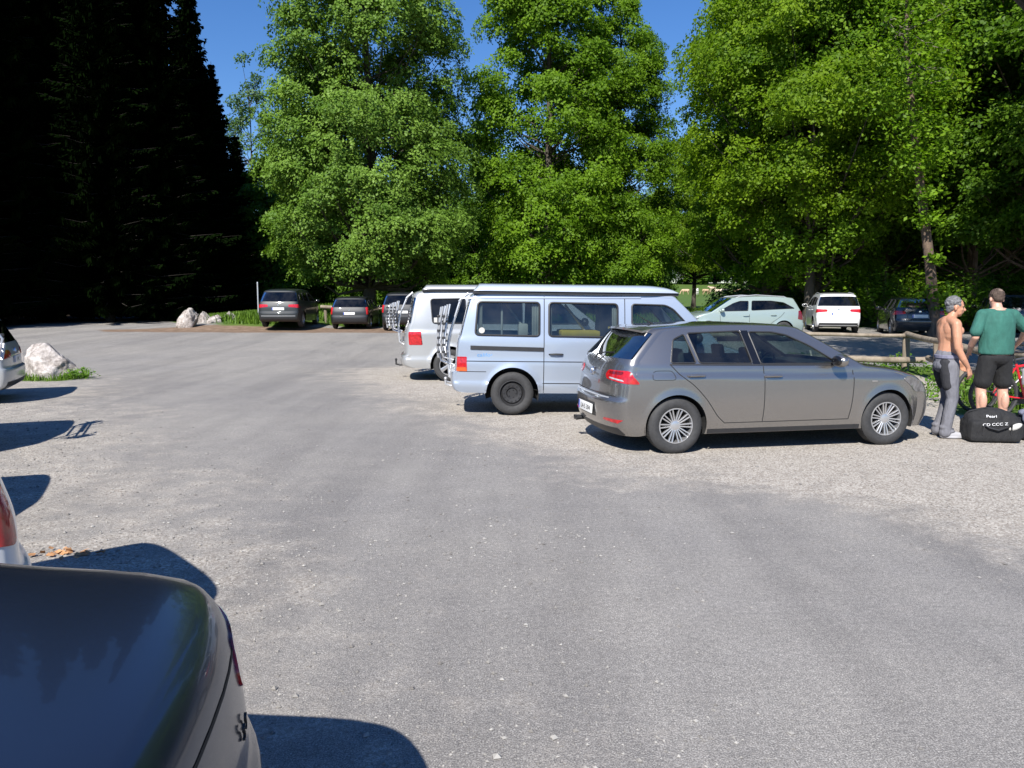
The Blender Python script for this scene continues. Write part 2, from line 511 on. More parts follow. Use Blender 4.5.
    def ribbon(s, lines, width=.007, off=.0015, sides=(1, -1)):
        V = []; Fc = []
        for sd in sides:
            for ln in lines:
                p = resample(catmull(ln, 5) if len(ln) > 2 else ln, .04, False); t = np.gradient(p, axis=0); t /= np.linalg.norm(t, axis=1)[:,None]+1e-9
                nrm = np.stack([-t[:,1], t[:,0]], 1)*width/2; b = len(V)
                for q in (p+nrm, p-nrm):
                    y = s.w(q[:,0], q[:,1])+off; V += [(x, sd*yy, z) for (x, z), yy in zip(q, y)]
                n = len(p); Fc += [(b+i, b+i+1, b+n+i+1, b+n+i) for i in range(n-1)]
        return V, Fc
    def proj(s, root, name, poly, mt, direction='rear', off=.004, skirt=True, ang=45, side=-1, grid=None, rad=0):
        """poly in (u,z) plane seen from a direction, thrown on the skin"""
        g = grid or s.grid
        if rad: poly = round_poly(poly, rad)
        v, f = tri2d(resample(poly, g), [], g)
        if direction == 'rear': org = lambda u, z: Vector((-6, u, z)); d = Vector((1,0,0))
        elif direction == 'front': org = lambda u, z: Vector((6, u, z)); d = Vector((-1,0,0))
        elif direction == 'top': org = lambda u, z: Vector((u, z, 6)); d = Vector((0,0,-1))
        else:  # diagonal: from behind and to one side; u grows from the rear centre to the flank
            sx = -1 if direction == 'diagrear' else 1
            ca, sa = math.cos(R(ang)), math.sin(R(ang))
            d = Vector((-sx*ca, -side*sa, 0)); e = Vector((-sx*sa, side*ca, 0))
            ce = s.sp['E'][5] if sx < 0 else s.sp['E'][-5]
            c0 = Vector((ce[0], side*float(s.w(*ce)), 0))
            org = lambda u, z: c0+e*u-d*6+Vector((0,0,z))
        P = []; Nn = []; ok = []
        for (u, z) in v:
            h = s.bvh.ray_cast(org(u, z), d)
            if h[0] is None: ok.append(False); P.append(Vector()); Nn.append(Vector((0,0,1))); continue
            n = h[1] if h[1].dot(d) < 0 else -h[1]
            ok.append(True); P.append(h[0]); Nn.append(n)
        fs = []
        for t in f:
            t = tuple(int(i) for i in t)
            if not all(ok[i] for i in t): continue
            nn = (P[t[1]]-P[t[0]]).cross(P[t[2]]-P[t[0]])
            if nn.dot(d) > 0: t = t[::-1]
            fs.append(t)
        if not fs: return None
        used = sorted({i for t in fs for i in t}); mp = {u: i for i, u in enumerate(used)}
        return s._patch(root, name, [P[i] for i in used], [Nn[i] for i in used], [tuple(mp[i] for i in t) for t in fs], mt, off, skirt)

WHEELS = {}
def wheel_meshes(style, r, wd=.2):
    key = (style, round(r, 3))
    if key in WHEELS: return WHEELS[key]
    rr = r*.64 if style != 'steel' else r*.62; h = wd/2
    tb = MB(); tb.lathe([(rr, -h*.8), (rr+.02, -h*.95), (r-.05, -h), (r-.018, -h*.86), (r, -h*.62), (r, h*.62), (r-.018, h*.86), (r-.05, h), (rr+.02, h*.95), (rr-.002, h*.8), (rr-.012, h*.3)], 48)
    # tread blocks
    for k in range(64):
        a = 2*math.pi*k/64; c = Vector((math.cos(a)*(r-.001), 0, math.sin(a)*(r-.001)))
        tb.box(c, (.006, wd*.62, .014), Matrix.Rotation(-a, 3, 'Y'))
    ty = tb.build('tyre', M['tyre']); tyd = ty.data; bpy.data.objects.remove(ty)
    rb = MB()
    if style == 'steel':
        rb.lathe([(rr, h*.8), (rr-.012, h*.82), (rr-.022, h*.5), (rr*.82, h*.35), (rr*.72, h*.62), (rr*.45, h*.55), (rr*.36, h*.3), (.0001, h*.3)], 40)
        for k in range(5):
            a = 2*math.pi*k/5; rb.lathe([(.011, h*.3), (.011, h*.42), (.0001, h*.43)], 8, c=(math.cos(a)*rr*.28, 0, math.sin(a)*rr*.28))
        for k in range(12):
            a = 2*math.pi*k/12; rb.lathe([(.016, h*.50), (.016, h*.66), (.006, h*.67)], 8, c=(math.cos(a)*rr*.62, 0, math.sin(a)*rr*.62))
        mt = M['steel_wheel']
    else:
        rb.lathe([(rr, h*.78), (rr-.004, h*.86), (rr-.014, h*.86), (rr-.02, h*.55), (rr-.024, -h*.5)], 48)
        rb.lathe([(.062, h*.25), (.06, h*.58), (.035, h*.66), (.0001, h*.66)], 24)
        prs = {'multi': 10, 'five': 5, 'seven': 7, 'cap': 8}[style]
        for k in range(prs):
            a0 = 2*math.pi*k/prs+.1
            offs = (-.017, .017) if style == 'multi' else (0,)
            for q in offs:
                w0, w1 = (.008, .0075) if style == 'multi' else ((.03, .042) if style == 'five' else (.02, .026) if style == 'seven' else (.018, .034))
                V = []
                for (rad, ww, y) in ((.04, w0, h*.60), (rr*.6, (w0+w1)/2, h*.72), (rr-.012, w1, h*.80)):
                    oo = q*(.35+.9*(rad/rr)) if style == 'multi' else 0
                    ex = Vector((math.cos(a0), 0, math.sin(a0))); ey = Vector((-math.sin(a0), 0, math.cos(a0)))
                    for (dw, dy) in ((-ww, -.03), (-ww, -.004), (-ww*.6, 0), (ww*.6, 0), (ww, -.004), (ww, -.03)):
                        p = ex*rad+ey*(oo+dw); V.append((p.x, y+dy, p.z))
                Fc = []
                for i in range(2):
                    for j in range(5): Fc.append((i*6+j, i*6+j+1, (i+1)*6+j+1, (i+1)*6+j))
                rb.add(V, Fc)
        mt = M['rim']
    ri = rb.build('rim', mt, sharp=30); rid = ri.data; bpy.data.objects.remove(ri)
    db = MB(); db.lathe([(rr-.02, -h*.4), (.0001, -h*.4)], 32); db.lathe([(rr*.62, 0), (rr*.62, .01), (.0001, .012)], 32)
    di = db.build('brake_disc', M['liner']); did = di.data; bpy.data.objects.remove(di)
    WHEELS[key] = (tyd, rid, did); return WHEELS[key]
def add_wheels(root, car, style, y_in=.0, r=None):
    sp = car.sp; r = r or sp['wr']
    td, rd, dd = wheel_meshes(style, r, sp.get('ww', .205))
    for ax in sp['axles']:
        for sd in (1, -1):
            e = bpy.data.objects.new('wheel', None); COL.objects.link(e); e.parent = root; e.empty_display_size = .1
            e.location = (ax, sd*(float(car.plan(ax))-sp.get('ww', .205)/2-.015-y_in), r)
            e.rotation_euler = (0, .4*ax, 0 if sd > 0 else math.pi)
            for nm, d in (('tyre', td), ('rim', rd), ('brake_disc', dd)):
                o = bpy.data.objects.new(nm, d); COL.objects.link(o); o.parent = e
def mirrors(root, car, x, z, mt, sides=(1, -1), y=None, s=1.0):
    x = x-.10
    for sd in sides:
        yw = float(car.w(x, z)) if y is None else y
        mb = MB(); mb.ell((x-.0, sd*(yw+.13*s), z+.05), (.075*s, .115*s, .075*s), seg=20, rings=12)
        mb.tube([(x+.01, sd*(yw-.02), z-.01), (x+.01, sd*(yw+.06), z+.015)], .022*s, 8)
        o = mb.build('side_mirror', mt, root)
        m2 = MB(); m2.ell((x-.045*s, sd*(yw+.13*s), z+.05), (.035*s, .095*s, .058*s), seg=16, rings=8); m2.build('mirror_glass', M['gloss_black'], o)
def plate(root, x, z, y=0, w=.52, h=.11, text='', tilt=0, rear=True, blue=True):
    e = MB(); e.box((0,0,0), (.012, w, h), bev=.003); p = e.build('license_plate', M['plate'], root)
    p.location = (x, y, z); p.rotation_euler = (0, tilt, 0)
    if blue: b = MB(); b.box((-.0065, w/2-.022 if rear else -w/2+.022, 0), (.004, .04, h-.008)); b.build('country_band', M['plate_blue'], p)
    if text: text_obj(p, 'plate_lettering', text, .078, (-.0075, -.018, -.027), (R(90), 0, R(-90)), M['ink'], w-.09)
    return p
def text_obj(parent, name, txt, size, loc, rot, mt, fit=None, extr=.001, align='CENTER'):
    cu = bpy.data.curves.new(name, 'FONT'); cu.body = txt; cu.size = size; cu.extrude = extr; cu.align_x = align
    o = bpy.data.objects.new(name, cu); COL.objects.link(o)
    dg = bpy.context.evaluated_depsgraph_get(); me = bpy.data.meshes.new_from_object(o.evaluated_get(dg)); bpy.data.objects.remove(o)
    me.materials.clear(); me.materials.append(mt)
    r = bpy.data.objects.new(name, me); COL.objects.link(r); r.parent = parent; r.location = loc; r.rotation_euler = rot
    if fit and len(me.vertices):
        c = np.empty(len(me.vertices)*3); me.vertices.foreach_get('co', c); wdt = np.ptp(c.reshape(-1,3)[:,0])
        if wdt > 0: r.scale = (min(1.3, fit/wdt), 1, 1)
    return r
def seats(root, rows, z=.28, W=.5, mt=None, h=.62, tall=True):
    for (x, n) in rows:
        ys = {2: (-.37, .37), 3: (-.42, 0, .42)}[n]
        mb = MB()
        for y in ys:
            mb.box((x+.05, y, z+.12), (.5, .46, .16), bev=.05)
            mb.box((x-.25, y, z+.42), (.13, .44, h), Matrix.Rotation(R(-14), 3, 'Y'), bev=.05)
            mb.box((x-.36, y, z+.42+h/2+.10), (.08, .25, .17), Matrix.Rotation(R(-10), 3, 'Y'), bev=.035)
        mb.build('seat_row', mt or M['seat'], root)
def dash(root, x, z, W, mt=None):
    mb = MB(); mb.box((x, 0, z), (.45, 2*W, .22), bev=.06)
    mb.build('dashboard', mt or M['interior'], root)
    m = MB(); c = Vector((x-.32, .36, z+.02)); A = Matrix.Rotation(R(-65), 3, 'Y')
    m.tube([c+A @ Vector((.18*math.cos(t), .18*math.sin(t), 0)) for t in np.linspace(0, 2*math.pi, 25)[:-1]], .014, 8, closed=True)
    m.tube([c, c+Vector((.25,0,-.1))], .03, 8); m.build('steering_wheel', M['plastic'], root)
def handle(root, car, x, z, mt, sides=(1, -1), L=.21, up=0):
    for sd in sides:
        mb = MB(); y = float(car.w(x, z)); 
        mb.tube([(x-L/2, sd*(y+.0), z-.002), (x-L/2+.02, sd*(y+.03), z), (x, sd*(y+.036), z+.003), (x+L/2-.02, sd*(y+.03), z), (x+L/2, sd*(y+.0), z-.002)], [.011,.013,.014,.013,.011], 8)
        o = mb.build('door_handle', mt, root)
def seams(root, car, lines, w=.008, sides=(1, -1), name='panel_gap', mt=None, off=.0015):
    for sd in sides:
        for ln in lines:
            V, Fc = car.ribbon([ln], w, off, (sd,)); o = mk(name, V, Fc, mt or M['seam'], root, smooth=False)
    return o
# ------------------------------------------------------------------ car designs
GOLF = dict(
 C=[(-1.98,.20),(-2.06,.30),(-2.09,.45),(-2.09,.58),(-2.05,.635),(-2.03,.80),(-1.99,.95),(-1.93,1.06),(-1.64,1.36),(-1.54,1.405),(-.9,1.435),(-.3,1.44),(.15,1.42),(.30,1.39),(1.02,.985),(1.08,.97),(1.4,.925),(1.75,.845),(1.96,.74),(2.05,.62),(2.085,.48),(2.08,.34),(2.0,.2)],
 E=[(-1.72,.20),(-1.78,.30),(-1.82,.45),(-1.83,.58),(-1.82,.64),(-1.80,.80),(-1.77,.95),(-1.72,1.05),(-1.47,1.31),(-1.37,1.365),(-.9,1.402),(-.3,1.405),(.10,1.385),(.24,1.352),(.93,.955),(1.0,.925),(1.3,.885),(1.60,.80),(1.74,.70),(1.79,.60),(1.81,.48),(1.80,.34),(1.76,.2)],
 n=[2.6]*7+[3.2]*16, plan=[(-2.2,.76),(-1.85,.835),(-1.3,.888),(-.2,.8995),(1.3,.885),(1.6,.84),(1.82,.745)],
 inset=[(.12,.07),(.24,.035),(.4,.012),(.6,0),(.835,.006),(.865,.024),(.95,.034),(1.0,.055),(1.15,.125),(1.33,.22),(1.45,.29)], bslope=-.02,
 axles=(-1.3185,1.3185), wr=.315, archR=.352, sill=.215, ww=.2,
 windows=[dict(poly=[(-.315,.99),(-.395,1.345),(-.10,1.34),(.08,1.305),(.34,1.185),(.67,.98)], r=.035, name='window'),
          dict(poly=[(-1.05,1.01),(-1.14,1.335),(-.495,1.355),(-.415,.995)], r=.03),
          dict(poly=[(-1.385,1.015),(-1.32,1.265),(-1.18,1.325),(-1.09,1.011)], r=.03)],
 glass=[dict(name='windshield', seg=(13,14), th=.80), dict(name='rear_window', seg=(7,8), th=.86, mat='glass_rear')])
MPV = dict(
 C=[(-2.0,.25),(-2.12,.32),(-2.16,.47),(-2.16,.62),(-2.12,.66),(-2.11,.85),(-2.07,1.0),(-2.03,1.1),(-1.83,1.50),(-1.75,1.58),(-1.0,1.645),(-.3,1.65),(.3,1.61),(.5,1.57),(1.3,1.08),(1.36,1.06),(1.6,1.0),(1.85,.9),(2.03,.8),(2.13,.66),(2.17,.5),(2.17,.36),(2.1,.25)],
 E=[(-1.85,.25),(-1.93,.32),(-1.97,.47),(-1.97,.62),(-1.96,.68),(-1.95,.85),(-1.92,1.0),(-1.88,1.1),(-1.70,1.45),(-1.6,1.52),(-1.0,1.575),(-.3,1.58),(.28,1.54),(.46,1.50),(1.2,1.03),(1.26,1.0),(1.55,.92),(1.75,.82),(1.88,.72),(1.93,.62),(1.96,.5),(1.96,.36),(1.9,.25)],
 n=3.2, plan=[(-2.2,.80),(-1.9,.855),(-1.3,.89),(-.2,.9),(1.3,.885),(1.75,.83),(2.0,.72)],
 inset=[(.15,.06),(.3,.03),(.6,0),(.9,.01),(1.05,.03),(1.12,.055),(1.3,.11),(1.5,.19),(1.65,.27)], bslope=-.01,
 axles=(-1.33,1.35), wr=.33, archR=.375, sill=.25, ww=.21,
 windows=[dict(poly=[(-.12,1.10),(-.14,1.47),(.2,1.46),(.45,1.38),(.95,1.08)], r=.04),
          dict(poly=[(-.98,1.12),(-1.0,1.47),(-.24,1.48),(-.20,1.11)], r=.04, mat='glass_dark'),
          dict(poly=[(-1.62,1.16),(-1.52,1.40),(-1.10,1.45),(-1.07,1.13)], r=.04, mat='glass_dark')],
 glass=[dict(name='windshield', seg=(13,14), th=.80), dict(name='rear_window', seg=(7,8), th=.84, mat='glass_dark')])
SEDAN = dict(
 C=[(-2.22,.25),(-2.31,.33),(-2.36,.5),(-2.36,.62),(-2.335,.68),(-2.32,.80),(-2.29,.935),(-2.22,1.0),(-1.50,1.06),(-.75,1.39),(-.4,1.44),(0,1.45),(.35,1.42),(.5,1.38),(1.2,1.0),(1.27,.98),(1.55,.93),(1.85,.85),(2.05,.75),(2.17,.62),(2.21,.48),(2.21,.34),(2.12,.22)],
 E=[(-1.95,.25),(-2.02,.33),(-2.07,.5),(-2.09,.62),(-2.09,.68),(-2.085,.79),(-2.06,.875),(-1.98,.925),(-1.42,.985),(-.72,1.32),(-.4,1.37),(0,1.38),(.33,1.36),(.46,1.32),(1.12,.95),(1.18,.93),(1.5,.88),(1.75,.80),(1.9,.7),(1.96,.6),(1.98,.48),(1.98,.34),(1.9,.22)],
 n=[2.4]*6+[2.4,2.5,2.8]+[3.2]*14, plan=[(-2.3,.58),(-2.08,.66),(-1.85,.77),(-1.5,.85),(-1.1,.89),(-.2,.9),(1.3,.885),(1.75,.83),(2.0,.72)],
 inset=[(.15,.06),(.3,.03),(.6,0),(.85,.01),(.93,.03),(1.0,.06),(1.2,.14),(1.38,.22)], bslope=-.015,
 axles=(-1.35,1.35), wr=.32, archR=.36, sill=.22, ww=.205,
 windows=[dict(poly=[(-.12,.99),(-.16,1.31),(.1,1.30),(.35,1.2),(.8,.98)], r=.03),
          dict(poly=[(-.95,1.02),(-.72,1.24),(-.5,1.29),(-.22,1.31),(-.2,1.0)], r=.03)],
 glass=[dict(name='windshield', seg=(13,14), th=.80), dict(name='rear_window', seg=(8,9), th=.80, mat='glass_dark')])
T4 = dict(
 C=[(-2.20,.33),(-2.36,.36),(-2.41,.50),(-2.40,.63),(-2.345,.67),(-2.33,.9),(-2.31,1.12),(-2.28,1.20),(-2.15,1.72),(-2.05,1.85),(-1.7,1.90),(-.6,1.91),(.3,1.90),(.92,1.87),(1.06,1.83),(1.74,1.16),(1.80,1.10),(2.14,1.0),(2.28,.88),(2.36,.72),(2.40,.52),(2.38,.36),(2.25,.30)],
 E=[(-2.14,.33),(-2.27,.36),(-2.31,.50),(-2.31,.63),(-2.26,.67),(-2.25,.9),(-2.23,1.12),(-2.20,1.20),(-2.07,1.69),(-1.98,1.78),(-1.68,1.81),(-.6,1.82),(.3,1.815),(.92,1.79),(1.03,1.765),(1.66,1.12),(1.70,1.06),(1.98,.95),(2.10,.84),(2.16,.70),(2.19,.52),(2.18,.36),(2.08,.30)],
 n=4.0, plan=[(-2.4,.83),(-2.25,.875),(-1.9,.91),(-1,.92),(.5,.92),(1.5,.90),(1.95,.83),(2.2,.74)],
 inset=[(.28,.05),(.36,.02),(.47,.0),(.50,.012),(.8,.004),(.83,.014),(1.1,.02),(1.2,.035),(1.5,.075),(1.75,.125),(1.9,.17)],
 axles=(-1.46,1.46), wr=.325, archR=.40, sill=.33, ww=.2, flare=.02,
 windows=[dict(poly=[(-2.03,1.21),(-1.99,1.71),(-1.055,1.71),(-1.055,1.20)], r=.06, mat='glass_clear', trim=.016),
          dict(poly=[(-.91,1.20),(-.91,1.71),(.14,1.70),(.14,1.19)], r=.06, mat='glass_clear', trim=.016),
          dict(poly=[(.36,1.18),(.36,1.70),(.88,1.69),(1.00,1.63),(1.45,1.16)], r=.05, mat='glass_clear', trim=.014)],
 glass=[dict(name='windshield', seg=(14,15), th=.86, mat='glass_clear'), dict(name='rear_window', seg=(7,8), th=.86, mat='glass_clear')])
T5 = dict(T4,
 C=[(-2.30,.28),(-2.44,.32),(-2.48,.42),(-2.47,.52),(-2.41,.56),(-2.40,.9),(-2.37,1.12),(-2.34,1.20),(-2.22,1.75),(-2.12,1.86),(-1.7,1.92),(-.6,1.93),(.3,1.92),(.72,1.89),(.85,1.85),(1.72,1.18),(1.80,1.12),(2.15,1.0),(2.32,.88),(2.40,.72),(2.42,.50),(2.40,.34),(2.25,.28)],
 E=[(-2.14,.28),(-2.24,.32),(-2.28,.42),(-2.28,.52),(-2.25,.57),(-2.23,.9),(-2.21,1.12),(-2.18,1.20),(-2.06,1.70),(-1.98,1.79),(-1.68,1.83),(-.6,1.84),(.3,1.83),(.70,1.81),(.82,1.78),(1.62,1.16),(1.70,1.07),(2.0,.95),(2.13,.84),(2.18,.70),(2.2,.50),(2.19,.34),(2.1,.28)],
 n=3.2, axles=(-1.46,1.5), wr=.335, archR=.40, sill=.27, flare=.028,
 inset=[(.22,.06),(.3,.02),(.46,.0),(.49,.015),(.9,.004),(1.0,.0),(1.04,.02),(1.2,.035),(1.5,.085),(1.75,.145),(1.9,.2)],
 windows=[dict(poly=[(-1.80,1.20),(-1.84,1.70),(-1.12,1.71),(-1.12,1.20)], r=.06, mat='glass_dark', trim=.012),
          dict(poly=[(-.95,1.20),(-.95,1.71),(.06,1.71),(.06,1.19)], r=.06, mat='glass_dark', trim=.012),
          dict(poly=[(.3,1.18),(.3,1.68),(.74,1.67),(.88,1.60),(1.38,1.18)], r=.05, trim=.012)])
SUV = dict(MPV, windows=[dict(poly=[(-.05,1.10),(-.1,1.45),(.2,1.45),(.45,1.37),(.98,1.08)], r=.04, mat='glass_clear'),
          dict(poly=[(-1.74,1.18),(-1.35,1.40),(-.9,1.46),(-.22,1.46),(-.17,1.11)], r=.05, mat='glass_dark')])
def scaled(sp, sx=1, sz=1, **kw):
    d = dict(sp); sc = lambda P: [(x*sx, z*sz) for x, z in P]
    d['C'] = sc(sp['C']); d['E'] = sc(sp['E']); d['windows'] = [dict(w, poly=sc(w['poly'])) for w in sp['windows']]
    d['plan'] = [(a*sx, b) for a, b in sp['plan']]; d['inset'] = [(a*sz, b) for a, b in sp['inset']]
    d['axles'] = (sp['axles'][0]*sx, sp['axles'][1]*sx); d.update(kw); return d

P = {}
P['golf'] = paint('paint_warm_grey', (.30,.286,.272), .86, .27, .05, coat=1.0, wave=.05)
P['blue'] = paint('paint_silver_blue', (.36,.415,.50), .40, .34, .22, (.40,.40,.40))
P['white'] = paint('paint_white', (.72,.73,.74), 0, .4, .22)
P['silver'] = paint('paint_pale_silver', (.40,.41,.415), .35, .38, .25)
P['black'] = paint('paint_blue_black', (.045,.065,.105), .8, .24, .0, wave=.02, coat=.35)
P['anthracite'] = paint('paint_anthracite', (.010,.014,.016), .0, .5, .02, coat=.45)
P['midnight'] = paint('paint_midnight', (.005,.006,.009), .0, .5, .02, coat=.45)
P['navy'] = paint('paint_dark_navy', (.008,.012,.022), .3, .25, .1)
P['sage'] = paint('paint_pale_sage', (.36,.44,.41), .4, .36, .15)
P['lgrey'] = paint('paint_light_grey', (.50,.52,.53), .3, .4, .3)
P['cap'] = paint('roof_cap_pale', (.37,.42,.50), 0, .45, .2)

def finish(root, car, sp, wheels, lamp='hatch', plate_txt='', detail=True, hz=None, mz=None, mirror_mat=None, seat_z=None, rows=((.15,2),(-.75,3)), bumper_x=None, lampmat='red'):
    """fittings most cars share"""
    add_wheels(root, car, wheels)
    z0 = sp['sill']
    zt = sp['C'][6][1]; zb = sp['C'][7][1]
    seats(root, rows, z=seat_z or z0+.08, h=.50)
    dash(root, sp['C'][14][0]-.28, sp['C'][14][1]-.14, .62)
    # back wall of the boot keeps daylight out of the body shell
    for sd in (1, -1):
        if lamp == 'hatch':
            car.proj(root, 'tail_light', [(-.40,zt-.09),(-.36,zt-.025),(.0,zt-.02),(.13,zt-.165),(-.03,zt-.17),(-.38,zt-.13)], M[lampmat], 'diagrear', .006, side=sd, rad=.03, grid=.03)
        elif lamp == 'vertical':
            car.proj(root, 'tail_light', [(-.13,zt-.24),(-.12,zt+.08),(.05,zt+.1),(.09,zt-.2)], M[lampmat], 'diagrear', .006, side=sd, rad=.04, grid=.03)
    if detail:
        mirrors(root, car, sp['windows'][0]['poly'][-1][0]+.03, sp['windows'][0]['poly'][-1][1]-.01, mirror_mat)
        zh = sp['C'][18][1]
        for sd in (1, -1):
            car.proj(root, 'headlight', [(-.40,zh-.14),(-.38,zh-.05),(-.10,zh+.0),(.16,zh+.07),(.20,zh+.04),(.0,zh-.12)], M['headlamp'], 'diagfront', .005, side=sd, rad=.03, grid=.04)
        car.proj(root, 'grille', [(-.45,zh-.14),(-.48,zh-.05),(.48,zh-.05),(.45,zh-.14)], M['plastic'], 'front', .004, rad=.02, grid=.06)
        car.proj(root, 'air_intake', [(-.42,z0+.02),(-.46,z0+.2),(.46,z0+.2),(.42,z0+.02)], M['plastic'], 'front', .005, rad=.04, grid=.06)

# ---------------- grey hatchback (main car)
def golf():
    root = empty('parked_hatchback')
    sp = GOLF; car = Car(sp, K=8, grid=.032, NV=36); car.body(root, P['golf'])
    finish(root, car, sp, 'multi', lamp='', plate_txt='', mirror_mat=P['golf'], rows=((.12,2),(-.78,3)))
    lines = [[(-.29,.965),(-.28,.8),(-.28,.5),(-.29,.335)],
             [(-1.40,1.0),(-1.28,.88),(-1.12,.76),(-.97,.60),(-.84,.42),(-.75,.335)],
             [(.84,.90),(.85,.75),(.83,.5),(.80,.335)]]
    seams(root, car, lines, .009)
    seams(root, car, [[(-.75,.335),(.80,.335)]], .008)
    seams(root, car, [[(-.95,.243),(.95,.243)]], .05, name='sill_trim', mt=M['plastic'], off=.003)
    fl = round_poly([(-1.61,.83),(-1.59,.93),(-1.37,.93),(-1.33,.83)], .05)
    seams(root, car, [[tuple(p) for p in fl]+[tuple(fl[0])]], .006, sides=(-1,), name='fuel_cap_gap')
    # black pillars between the side panes and along the door frames
    for sd in (1, -1):
        car.side_patch(root, 'pillar_trim', [(-.41,.99),(-.49,1.36),(-.40,1.36),(-.32,.985)], M['gloss_black'], .003, sd)
        car.side_patch(root, 'pillar_trim', [(.70,.96),(.60,1.03),(.62,1.045),(.80,.955)], M['gloss_black'], .003, sd)
    seams(root, car, [[(-1.40,1.0),(-.3,.98),(.69,.965)]], .016, name='window_moulding', mt=M['plastic'], off=.004)
    # tail lights: red body with darker upper part and a pale reversing strip
    for sd in (1, -1):
        t = car.proj(root, 'tail_light', [(-.43,.87),(-.38,.925),(-.06,.93),(.05,.785),(-.08,.79),(-.40,.825)], M['red'], 'diagrear', .006, side=sd, rad=.03, grid=.025)
        car.proj(t, 'lamp_segment', [(-.36,.885),(-.35,.912),(-.13,.915),(-.15,.88)], M['dark_red'], 'diagrear', .009, side=sd, rad=.012, grid=.03)
        car.proj(t, 'lamp_segment', [(-.35,.835),(-.34,.85),(-.13,.83),(-.11,.812)], M['clear'], 'diagrear', .009, side=sd, rad=.008, grid=.03)
        car.proj(root, 'reflector', [(-.42,.365),(-.40,.39),(-.11,.385),(-.18,.345)], M['red'], 'diagrear', .004, side=sd, rad=.01, grid=.03)
        seams_r = [(-.62,.66)]
    # lower bumper, ledge, plate recess, emblem, exhaust, spoiler, wiper
    car.proj(root, 'bumper_lower', [(-.74,.205),(-.72,.29),(.72,.29),(.74,.205)], M['plastic'], 'rear', .004, rad=.02, grid=.05)
    car.proj(root, 'plate_recess', [(-.30,.37),(-.30,.53),(.30,.53),(.30,.37)], M['plastic'], 'rear', .002, skirt=False, rad=.02, grid=.05)
    car.proj(root, 'tailgate_gap', [(-.70,.640),(-.70,.650),(.70,.650),(.70,.640)], M['seam'], 'rear', .003, skirt=False, grid=.06)
    car.proj(root, 'bumper_moulding', [(-.60,.612),(-.60,.626),(.60,.626),(.60,.612)], M['alu'], 'rear', .004, skirt=False, grid=.06)
    plate(root, -2.108, .45, text='LA·S 304', tilt=R(3))
    e = MB(); e.lathe([(.052,-.004),(.056,.004),(.050,.010),(.044,.006)], 28, 'X', (-2.024,0,.87)); 
    e.tube([(-2.035,.03,.905),(-2.035,.012,.872),(-2.035,0,.895),(-2.035,-.012,.872),(-2.035,-.03,.905)], .004, 5)
    e.tube([(-2.035,.038,.885),(-2.035,.02,.833),(-2.035,0,.862),(-2.035,-.02,.833),(-2.035,-.038,.885)], .004, 5)
    e.lathe([(.0001,-.001),(.052,-.001)], 24, 'X', (-2.026,0,.87)); e.build('emblem', M['chrome'], root)
    x = MB(); 
    for y in (.42, .50): x.lathe([(.022,-2.02),(.030,-2.10),(.026,-2.10),(.02,-1.9)], 14, 'X', (0, y, .245))
    x.build('exhaust_pipe', M['steel_wheel'], root)
    s = MB(); V = []
    ys = np.linspace(-.60, .60, 15)
    for y in ys:
        q = (y/.6)**2; V += [(-1.50, y, 1.408-.018*q), (-1.74+.10*q, y, 1.392-.03*q), (-1.735+.10*q, y, 1.368-.03*q), (-1.60, y, 1.365-.02*q)]
    Fc = [(4*i+a, 4*i+(a+1) % 4, 4*i+4+(a+1) % 4, 4*i+4+a) for i in range(len(ys)-1) for a in range(4)]
    Fc += [(0,1,2,3), tuple(4*(len(ys)-1)+a for a in (3,2,1,0))]
    s.add(V, Fc); s.build('roof_spoiler', P['golf'], root)
    w = MB(); w.tube([(-1.99,.0,1.02),(-1.965,-.02,1.075),(-1.90,-.12,1.10),(-1.88,-.36,1.11)], [.014,.009,.007,.005], 6); w.build('rear_wiper', M['plastic'], root)
    a = MB(); a.tube([(-1.28,0,1.42),(-1.36,0,1.46),(-1.50,0,1.55)], [.012,.006,.003], 6); a.build('antenna', M['plastic'], root)
    # chrome letters and the small door badge
    handle(root, car, -1.10, .875, P['golf']); handle(root, car, -.17, .855, P['golf'])
    b = MB(); y = float(car.w(1.12, .78)); b.box((1.12, -y-.003, .77), (.07, .006, .012)); b.build('wing_badge', M['chrome'], root)
    return root

